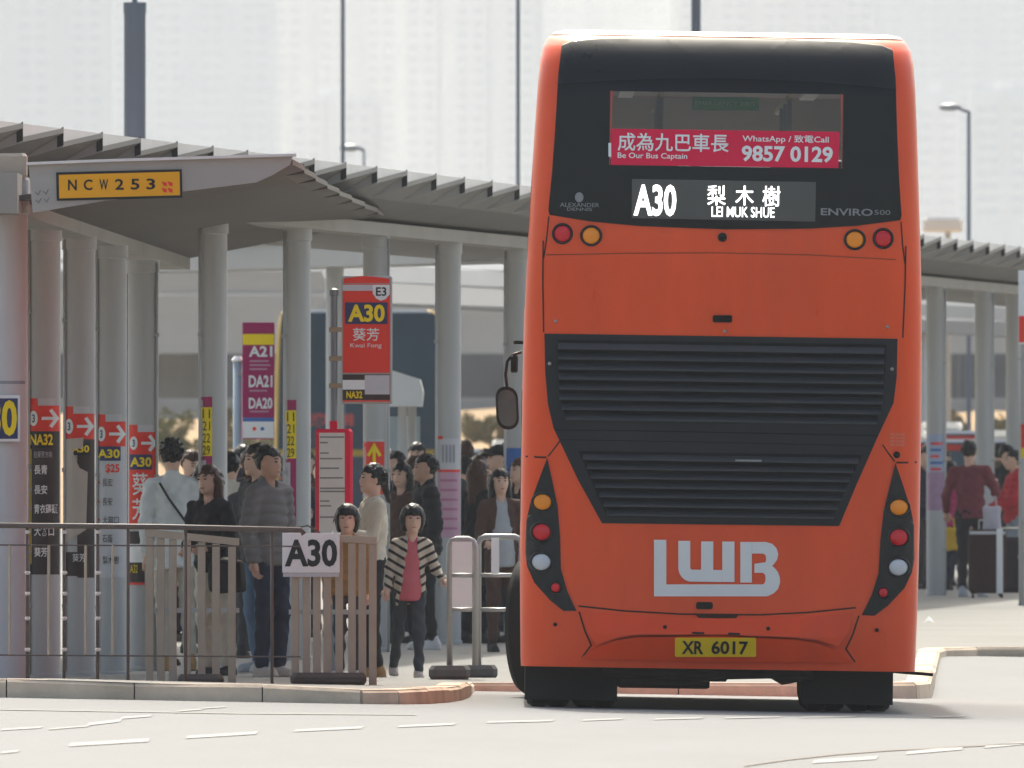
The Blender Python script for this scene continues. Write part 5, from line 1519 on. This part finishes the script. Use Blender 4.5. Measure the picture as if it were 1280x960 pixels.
    nets_obj(nm, topf, lo4, hi4, res, top, t)
    if inner is not None:
        def innf(P):
            d = torso(P, ex - .010) if style == 'vest' else torso(P, -.002)
            if style == 'vest': d = sleeves(P, d, .04, .006)
            d = np.maximum(d, -cone(P, nb + v3(0, -.03, .09), nb + v3(0, -.04, .0), .055 * f, .03 * f))
            return np.maximum(d, max(.80 * f, hem_ if style == 'vest' else .0) - P[:, 2])
        nets_obj('inner_top', innf, lo4, hi4, res, inner, t)
    for i in (0, 1):
        a = an[i]; gz0 = max(0., a[2] - .085 * f)
        def shoe(P):
            d = smin(cone(P, (a[0], a[1] + .035 * f, gz0 + .045 * f), (a[0] * 1.05, a[1] - .135 * f, gz0 + .034 * f), .043 * f, .037 * f), cone(P, (a[0], a[1] + .01, gz0 + .05), (a[0], a[1] + .01, gz0 + .10 * f), .042 * f, .044 * f), .03)
            d = np.minimum(d, np.maximum(cone(P, (a[0], a[1] + .035 * f, gz0 + .012), (a[0] * 1.05, a[1] - .14 * f, gz0 + .012), .047 * f, .043 * f), P[:, 2] - gz0 - .025))
            return np.maximum(d, gz0 + .002 - P[:, 2])
        nets_obj('shoe', shoe, (a[0] - .1, a[1] - .24, gz0 - .02), (a[0] + .1, a[1] + .13, gz0 + .17), .011, shoes, t)
    t['_h'] = h
    return t, dict(sh=sh, el=el, wr=wr, hc=hc, H=H, f=f, fw=fw, chin=chin, hw=hw_)

def strap(t, pts, r_, m, name='bag_strap'):
    return MB().tube(pts, r_, 8).build(name, m, t, True)
def bag(label, name, t_loc, rz, size, m, cat, soft=.035, handle=True):
    b = thing(name, label, cat, t_loc, rz)
    w_, d_, h_ = size
    def f_(P):
        q = np.abs(P - np.array((0, 0, h_ / 2), np.float32)) - np.array((w_ / 2 - soft, d_ / 2 - soft * .6, h_ / 2 - soft), np.float32)
        d = np.linalg.norm(np.maximum(q, 0), axis=1) + np.minimum(q.max(1), 0) - soft
        return d + .006 * np.sin(P[:, 0] * 30 + P[:, 2] * 21)
    nets_obj('bag_body', f_, (-w_ / 2 - .04, -d_ / 2 - .04, -.04), (w_ / 2 + .04, d_ / 2 + .04, h_ + .04), .014, m, b)
    if handle:
        MB().tube([(-w_ * .25, 0, h_ - .02), (-w_ * .2, 0, h_ + .10), (w_ * .2, 0, h_ + .10), (w_ * .25, 0, h_ - .02)], .009, 6).build('handle', m, b, True)
    return b

DOWN = [((-.05, .03, -.27), (.0, -.06, -.235)), ((.05, .03, -.27), (.0, -.06, -.235))]
FRONT = [((-.05, -.02, -.27), (.10, -.19, -.06)), ((.05, -.02, -.27), (-.10, -.19, -.06))]
m_wsh = cloth('white', (.62, .63, .60)); m_blk = cloth('black', (.018, .018, .022)); m_nav = cloth('navy', (.022, .026, .05))
m_gry = cloth('grey_quilt', (.155, .145, .14)); m_crm = cloth('cream', (.58, .52, .42)); m_jean = cloth('blue_jeans', (.11, .17, .25)); m_bei = cloth('beige', (.45, .40, .32))
m_dkj = cloth('dark_jeans', (.045, .05, .06)); m_brn = cloth('brown', (.085, .045, .035)); m_mar = cloth('maroon', (.16, .032, .045)); m_rd = cloth('red', (.42, .02, .03)); m_mag = cloth('magenta', (.42, .03, .12))
m_pnk = cloth('coral_pink', (.52, .12, .14)); m_mus = cloth('mustard', (.30, .17, .06)); m_wht = cloth('shoe_white', (.60, .58, .55)); m_tan = cloth('shoe_tan', (.36, .20, .08)); m_pale = cloth('shoe_pale', (.48, .42, .37)); m_gre = cloth('pale_grey', (.38, .39, .40)); m_chr = cloth('charcoal', (.05, .05, .055))

# waiting people on the left platform
t, k = person('man in a loose white shirt seen from behind with a black bag strap', 222, 192, 1.80, 180, m_wsh, m_bei, style='shirt', arms=DOWN, shoes=m_tan, hem=.76)
strap(t, [(.10, .12, 1.40 * k['f']), (.03, .150, 1.28 * k['f']), (-.10, .155, 1.10 * k['f']), (-.165, .10, .98 * k['f']), (-.19, .0, .92)], .010, m_blk)
t, k = person('woman with long brown hair in a black top and pale trousers', 272, 183, 1.56, -35, m_blk, m_crm, 'long', HAIRN, m_blk, style='sweater', arms=FRONT, wide=1.25)
bag('black shoulder bag carried by the woman in black', 'shoulder_bag', (PX(284, 182.6), 182.6, gz(PX(284, 182.6), 182.6) + .62), R(-20), (.26, .12, .24), m_blk, 'bag')
t, k = person('man in a grey padded jacket and navy trousers facing the bus', 341, 182.4, 1.70, 42, m_gry, m_nav, shoes=m_pale, skin=SKIN2, style='jacket', arms=DOWN, fat=.93, wide=1.1, look=12, tilt=4)
person('person in dark jacket and blue jeans behind the padded jacket man', 326, 188, 1.73, -60, m_chr, m_jean, shoes=m_gre, style='jacket', arms=DOWN)
bag('dark bag hanging low beside the blue jeans', 'shoulder_bag', (PX(335, 186.6), 186.6, gz(PX(335, 186.6), 186.6) + .34), R(20), (.15, .12, .52), m_blk, 'bag')
person('person with black hair and cream top seen from behind', 292, 207, 1.66, 172, m_crm, m_chr, style='shirt', res=.016)
t, k = person('person in a dark jacket with an orange collar behind the crowd', 317, 201, 1.60, 165, m_chr, m_chr, hairm=HAIRN, style='jacket', res=.016)
MB().tube([(.075 * math.cos(a_ * .524), .075 * math.sin(a_ * .524) + .01, 1.455 * k['f'] + .01 * math.sin(a_ * .524)) for a_ in range(13)], .018, 8).build('collar', cloth('orange_collar', (.62, .22, .06)), t, True)
person('short person with black hair beside the white shirt man', 246, 205, 1.50, 150, m_nav, m_chr, style='jacket', res=.016)
t, k = person('person in a brown top partly hidden behind the red poster pillar', 203, 196, 1.40, 70, m_brn, m_chr, style='sweater', res=.016)
t, k = person('woman with tied hair in a cream vest holding a white phone', 462, 183, 1.585, -72, m_crm, m_blk, 'tied', None, m_tan, style='vest', inner=cloth('blouse', (.55, .48, .37)), arms=[((-.03, -.06, -.26), (.02, -.22, .06)), ((.03, -.06, -.26), (-.02, -.22, .04))], look=0)
ph = thing('phone', 'white phone held by the woman in the cream vest', 'phone', (PX(414, 182.6), 182.6, PZ(640, 182.6)), R(20))
MB().box((-.036, -.005, -.07), (.036, .005, .07), .004).build('case', m_white, ph)
MB().box((-.032, .0052, -.064), (.032, .0065, .064)).build('screen', m_black, ph)
person('small child with a black bob in a mustard jacket behind the bar gate', 436, 176, 1.24, -4, m_mus, m_chr, 'bob', None, m_wht, style='jacket', hs=1.24, fat=.98, inner=None)
person('girl in a striped cardigan and coral top stepping forward', 508, 182.3, 1.285, 8, stripe_mat('cloth_stripes', (.50, .43, .34), (.025, .02, .02), 15), m_dkj, 'bob', None, m_pale, style='open', inner=m_pnk, hs=1.22, stride=(-.19, .17), arms=[((-.05, .02, -.26), (-.03, -.06, -.20)), ((.10, .0, -.25), (.06, -.14, -.10))], res=.012, hem=.74)
person('man in black jacket facing left behind the girl', 533, 208, 1.64, -75, m_blk, m_blk, shoes=m_wht, skin=SKIN2, style='jacket', fat=1.08, arms=DOWN, res=.016)
person('woman in dark coat behind the girl looking left', 504, 214, 1.56, -30, m_brn, m_blk, 'long', None, style='coat', res=.016)
person('man in a charcoal jacket hidden beside the pink timetable pillar', 553, 220, 1.68, 170, m_chr, m_chr, style='jacket', res=.016)
# crowd between the pillar and the bus
person('woman with brown hair in a long black coat beside the barrier', 594, 214, 1.58, 140, m_blk, m_blk, 'long', HAIRN, style='coat', res=.016)
person('man in a black cap and navy jacket in the crowd', 620, 226, 1.70, -60, m_nav, m_chr, 'cap', None, style='jacket', res=.016)
person('person in a dark jacket beside the bus mirror', 640, 228, 1.68, -20, m_chr, m_nav, style='jacket', res=.016)
person('woman in a brown coat over a pale blouse next to the bus', 629, 206, 1.52, 12, m_brn, m_brn, 'long', None, style='open', inner=m_gre, arms=[((-.05, -.02, -.27), (.03, -.19, -.08)), ((.05, .02, -.27), (.0, -.1, -.22))], res=.015, hem=.62)
person('person in a dusty pink top in the crowd beside the barrier', 606, 218, 1.50, -40, cloth('dusty', (.24, .13, .13)), m_chr, 'short', HAIRN, style='sweater', res=.016)
person('person in a teal coat hidden behind the pink timetable pillar', 583, 224, 1.60, 160, cloth('teal', (.03, .10, .11)), m_chr, style='coat', res=.016)
# the denser crowd deeper under the roof
CROWD = [(600, 231, 1.60, 40, 'blk', 'short', 'jacket', 'person in black shoulder to shoulder with the brown haired woman'), (624, 233, 1.58, -140, 'chr', 'short', 'coat', 'person in a charcoal coat behind the brown coat woman'), (648, 238, 1.70, 20, 'blk', 'short', 'jacket', 'person in black half hidden by the bus corner'), (497, 229, 1.64, -60, 'nav', 'short', 'jacket', 'person in navy between the stop flag post and the girl'),
         (522, 226, 1.60, 150, 'chr', 'long', 'coat', 'long haired person in charcoal right behind the girl in stripes'), (234, 216, 1.66, 30, 'chr', 'short', 'jacket', 'person in charcoal seen past the white shirt man'), (302, 226, 1.70, 160, 'nav', 'short', 'jacket', 'person in navy under the purple route banner'), (382, 228, 1.66, -30, 'brn', 'short', 'jacket', 'person in a brown jacket left of the timetable case'),
         (488, 236, 1.66, 150, 'chr', 'short', 'jacket', 'person in a charcoal jacket half hidden behind the cream vest woman'), (518, 240, 1.72, 20, 'nav', 'short', 'jacket', 'man in a navy jacket seen above the girl in stripes'), (541, 238, 1.58, -150, 'blk', 'long', 'coat', 'long haired person in black deep in the crowd behind the black jacket man'),
         (588, 240, 1.74, 165, 'chr', 'short', 'jacket', 'tall person in charcoal deep in the crowd beside the pink timetable'), (602, 246, 1.66, 30, 'brn', 'long', 'coat', 'long haired person in brown deep in the crowd'), (612, 236, 1.62, 200, 'blk', 'short', 'jacket', 'person in a black jacket in front of the cap man'), (634, 244, 1.72, 160, 'nav', 'short', 'jacket', 'person in navy deep in the crowd beside the bus'),
         (645, 214, 1.60, -40, 'blk', 'long', 'coat', 'long haired person in a black coat pressed against the bus edge'), (476, 222, 1.62, 120, 'blk', 'short', 'jacket', 'person in black hidden behind the cream vest woman'), (306, 214, 1.68, 20, 'blk', 'short', 'jacket', 'person in black between the yellow strip pillars'),
         (355, 216, 1.66, 40, 'nav', 'short', 'jacket', 'person in navy behind the padded jacket man and the pillar'), (262, 214, 1.60, -160, 'brn', 'long', 'sweater', 'long haired person in brown behind the woman in black'), (398, 220, 1.58, 10, 'chr', 'short', 'sweater', 'person in charcoal behind the timetable case'),
         (1180, 296, 1.62, 10, 'chr', 'short', 'jacket', 'person in charcoal behind the magenta jacket person'), (1255, 292, 1.68, 30, 'blk', 'short', 'jacket', 'person in black behind the suitcase'), (1228, 306, 1.66, -160, 'nav', 'long', 'coat', 'long haired person in navy behind the maroon sweater man'), (1276, 296, 1.55, -60, 'chr', 'short', 'sweater', 'person in charcoal at the edge of the right hand pillar'), (1160, 300, 1.70, 160, 'brn', 'short', 'jacket', 'person in a brown jacket behind the pink and blue poster pillar')]
CM = dict(chr=m_chr, nav=m_nav, blk=m_blk, brn=m_brn)
for x_c, Y_c, h_c, f_c, c_c, ha_c, st_c, lb_c in CROWD:
    qa = random.Random(x_c); ra = lambda s_: ((s_ * qa.uniform(.0, .1), qa.uniform(-.1, .06), -.26), (-s_ * qa.uniform(0, .12), -qa.uniform(.03, .21), qa.uniform(-.22, .12)))
    person(lb_c, x_c, Y_c, h_c, f_c, CM[c_c], m_chr if c_c != 'chr' else m_nav, ha_c, HAIRN if (x_c % 3 == 0) else None, style=st_c, res=.02, arms=[ra(-1), ra(1)], look=qa.uniform(-35, 35), tilt=qa.uniform(-4, 16))
# people by the suitcase on the right
t, k = person('man in a maroon sweater seen from behind beside the suitcase', 1216, 276, 1.735, 168, m_mar, m_blk, shoes=m_gre, style='sweater', arms=[((-.10, -.06, -.24), (.05, -.20, .10)), ((.09, .0, -.25), (.03, -.12, -.18))], fat=1.12, res=.017)
person('person in a red jacket reaching towards the suitcases', 1268, 283, 1.62, -80, m_rd, cloth('pale_jeans', (.22, .25, .28)), 'short', style='jacket', arms=[((-.05, -.08, -.25), (.0, -.18, -.12)), ((.05, -.08, -.25), (.0, -.2, -.1))], res=.017)
person('person in a magenta jacket behind the maroon sweater man', 1194, 288, 1.50, 160, m_mag, m_nav, style='jacket', res=.018)
person('person in dark clothes standing between the bus and a pillar', 1151, 290, 1.66, 30, m_nav, m_chr, style='jacket', res=.018)
person('person in a khaki jacket behind the suitcase seen from behind', 1244, 300, 1.70, 175, cloth('khaki', (.15, .11, .07)), m_chr, style='jacket', res=.018)
person('person with long black hair near the right hand pillar', 1268, 302, 1.74, 150, m_wsh, m_chr, 'long', None, style='sweater', res=.018)
bag('small yellow bag hanging beside the pillar', 'shopping_bag', (PX(1187, 279), 279, gz(PX(1187, 279), 279) + .50), 0, (.22, .12, .26), cloth('bag_yellow', (.60, .36, .03)), 'bag')
bag('white carrier bag beside the maroon sweater man', 'carrier_bag', (PX(1240, 274), 274, gz(PX(1240, 274), 274) + .66), 0, (.20, .10, .36), cloth('bag_white', (.45, .42, .46)), 'bag')
# suitcases
def suitcase(label, x, Y, w_, d_, h_, m, strapm, rz=0):
    X = PX(x, Y); b = thing('suitcase', label, 'suitcase', (X, Y, gz(X, Y)), rz, 'suitcases on the right hand platform')
    MB().box((-w_ / 2, -d_ / 2, .05), (w_ / 2, d_ / 2, h_), .045).build('shell', m, b)
    for k_ in range(5):
        xx = -w_ / 2 + w_ * (k_ + .5) / 5
        MB().box((xx - .012, -d_ / 2 - .006, .09), (xx + .012, -d_ / 2 + .002, h_ - .05), .003).build('rib', m, b)
    for sx_ in (-1, 1):
        for sy in (-1, 1):
            MB().lathe([(.012, -.012), (.026, -.012), (.026, .012), (.012, .012)], (sx_ * (w_ / 2 - .05), sy * (d_ / 2 - .05), .026), 12, 'x').build('castor', m_rub, b)
    MB().tube([(-.09, .05, h_ - .01), (-.09, .05, h_ + .10), (.09, .05, h_ + .10), (.09, .05, h_ - .01)], .009, 6).build('handle', m_steel, b)
    if strapm:
        MB().box((.10, -d_ / 2 - .010, .048), (.17, d_ / 2 + .01, h_ + .006), .004).build('strap', strapm, b)
        MB().box((-w_ / 2 + .01, -d_ / 2 - .008, h_ - .055), (w_ / 2 - .01, -d_ / 2 - .001, h_ - .02)).build('zip', m_greyp, b)
suitcase('large dark brown suitcase with a white strap', 1234, 274, .42, .30, .76, cloth('case_brown', (.045, .018, .018)), m_white)
suitcase('dark suitcase behind the brown one', 1263, 277, .34, .26, .66, cloth('case_dark', (.03, .02, .025)), None)
# ---------------------------------------------------------------- vehicles behind
def coach(label, xc, Y, w, ztop):
    X = PX(xc, Y); g = -.12
    t = thing('coach', label, 'coach', (X, Y, g))
    hwv = w / 2; H = ztop - g; m_y = mat('coach_yellow', (.48, .30, .03), .5, var=.03)
    rows_ = [.35, .6, 1.2, 2.0, 3.0, H - .5, H - .25, H - .1, H - .03, H]
    hs_ = [1, 1, 1, 1, .99, .97, .955, .93, .90, .82]
    vs_ = []
    for v, k in zip(rows_, hs_):
        h = hwv * k
        ring_ = [(-h, .25), (-h * .97, .06), (-h * .88, 0), (h * .88, 0), (h * .97, .06), (h, .25), (h, 11.8), (-h, 11.8)]
        vs_ += [(x, y, v) for x, y in ring_]
    n_ = 8; fs_ = [(k * n_ + i, k * n_ + (i + 1) % n_, (k + 1) * n_ + (i + 1) % n_, (k + 1) * n_ + i) for k in range(len(rows_) - 1) for i in range(n_)]
    fs_.append(tuple((len(rows_) - 1) * n_ + i for i in range(n_)))
    MB().add(vs_, fs_).build('body', m_y, t, 'auto')
    MB().prism([(-hwv * .87, H - .06), (-hwv * .80, H + .005), (hwv * .80, H + .005), (hwv * .87, H - .06)], -.02, 11).build('roof', m_flash, t)
    z0 = PZ(562, Y) - g
    MB().prism([(-hwv * .955, z0), (hwv * .955, z0), (hwv * .915, H - .08), (hwv * .80, H - .05), (-hwv * .80, H - .05), (-hwv * .915, H - .08)], -.035, -.005).build('rear_glass', mat('coach_glass', (.02, .045, .065), .3, var=.3, scale=.8, spec=.2), t)
    MB().prism([(-hwv * .93, .45), (hwv * .93, .45), (hwv * .94, z0 - .12), (-hwv * .94, z0 - .12)], -.03, -.005).build('rear_panel', mat('coach_navy', (.03, .045, .07), .35), t)
    zc = PZ(525, Y) - g
    lettering('城巴機場快線', (-hwv * .78, -hwv * .05, zc - .12, zc + .12), flat(-.035), .006, mat('coach_red_letter', (.55, .06, .05), .5), t, .03)
    for sgn in (-1, 1):
        MB().box((sgn * hwv * .86 - .09, -.05, .8), (sgn * hwv * .86 + .09, -.01, 1.2), .02).build('tail_lamp', m_lr, t)
        for y in (2.2, 8.5):
            wheel(t, (sgn * (hwv - .2), y, .48), .48, .29)
    return t
coach('dark glassed coach with yellow edges behind the stop flag', 448, 425.0, 2.9, PZ(387, 425))

def taxi(label, x, Y, rz, zt):
    X = PX(x, Y); g = -.12 if Y > 335 else gz(X, Y)
    t = thing('taxi', label, 'taxi', (X, Y, g), rz, 'taxis behind the right hand crowd')
    H = zt - g; L = 4.5; hw_ = .86
    m_tr = mat('taxi_red', (.50, .035, .02), .3, var=.03, coat=.4)
    low = [(-L / 2, .35), (-L / 2 + .05, .3), (L / 2 - .08, .3), (L / 2, .5), (L / 2 - .06, .78), (1.15, 1.0), (-L / 2 + .12, 1.02), (-L / 2, .8)]
    def loft(prof_, ws):
        mb_ = MB(); n_ = len(prof_); vs_ = []
        for y_, k in ws:
            cx_ = 0
            vs_ += [(x_ * k, y_, z_) for x_, z_ in prof_]
        f_ = [(a * n_ + i, a * n_ + (i + 1) % n_, (a + 1) * n_ + (i + 1) % n_, (a + 1) * n_ + i) for a in range(len(ws) - 1) for i in range(n_)]
        f_ += [tuple(range(n_)), tuple((len(ws) - 1) * n_ + i for i in range(n_))]
        return mb_.add(vs_, f_)
    loft(low, [(-hw_, .97), (-hw_ + .06, 1), (hw_ - .06, 1), (hw_, .97)]).build('body', m_tr, t, 'auto')
    cab = [(-L / 2 + .18, 1.0), (1.2, 1.0), (.5, H - .06), (.2, H - .045), (-L / 2 + .55, H - .045), (-L / 2 + .35, H - .1)]
    loft(cab, [(-hw_ + .09, .99), (-hw_ + .14, 1), (hw_ - .14, 1), (hw_ - .09, .99)]).build('cabin_glass', mat('taxi_glass', (.07, .10, .13), .12), t, 'auto')
    loft([(-L / 2 + .38, H - .07), (.5, H - .07), (.25, H), (-L / 2 + .55, H)], [(-hw_ + .1, 1), (-hw_ + .2, 1.0), (hw_ - .2, 1.0), (hw_ - .1, 1)]).build('roof', mat('taxi_silver_roof', (.74, .74, .74), .25, var=.02, coat=.4), t, 'auto')
    MB().box((-L / 2 + .4, -hw_ + .075, H - .16), (.45, -hw_ + .095, H - .075)).build('roof_side', m_tr, t)
    for xx in (-1.55, -.5, .45):
        MB().box((xx, -hw_ + .08, 1.0), (xx + .07, -hw_ + .1, H - .1)).build('door_pillar', m_tr, t)
    MB().box((-.7, -.12, H + .001), (-.1, .12, H + .13), .04).build('roof_sign', mat('taxi_sign', (.75, .70, .6), .4), t)
    for xx in (-1.4, 1.35):
        for sgn in (-1, 1):
            w_ = wheel(t, (xx, sgn * (hw_ - .12), .31), .31, .2, R(90))
    for yy in (-.6, .6):
        MB().box((L / 2 - .06, yy - .12, .6), (L / 2 + .005, yy + .12, .74), .02).build('headlight', m_lw, t)
    return t
taxi('red taxi with silver roof behind the man in maroon', 1168, 352, R(0), 1.73)
taxi('red taxi with silver roof right of the plain grey pillar', 1296, 350, R(3), 1.735)
taxi('red taxi raised on the far lane behind the nearer taxi', 1210, 372, R(-12), 1.86)
taxi('pale roofed taxi parked behind the crowd beside the steel barriers', 606, 348, R(180), 1.60)

# ---------------------------------------------------------------- haze
m_hz = bpy.data.materials.new('haze'); m_hz.use_nodes = True
t_ = m_hz.node_tree
t_.nodes.remove(t_.nodes['Principled BSDF'])
pv = t_.nodes.new('ShaderNodeVolumePrincipled')
pv.inputs['Color'].default_value = (.60, .63, .655, 1)
pv.inputs['Density'].default_value = .00013
pv.inputs['Anisotropy'].default_value = 0.0
t_.links.new(pv.outputs[0], t_.nodes['Material Output'].inputs['Volume'])
hz_o = MB().box((-3100, -120, -3), (3100, 9000, 190)).build('haze', m_hz)
struct(hz_o, 'stuff')
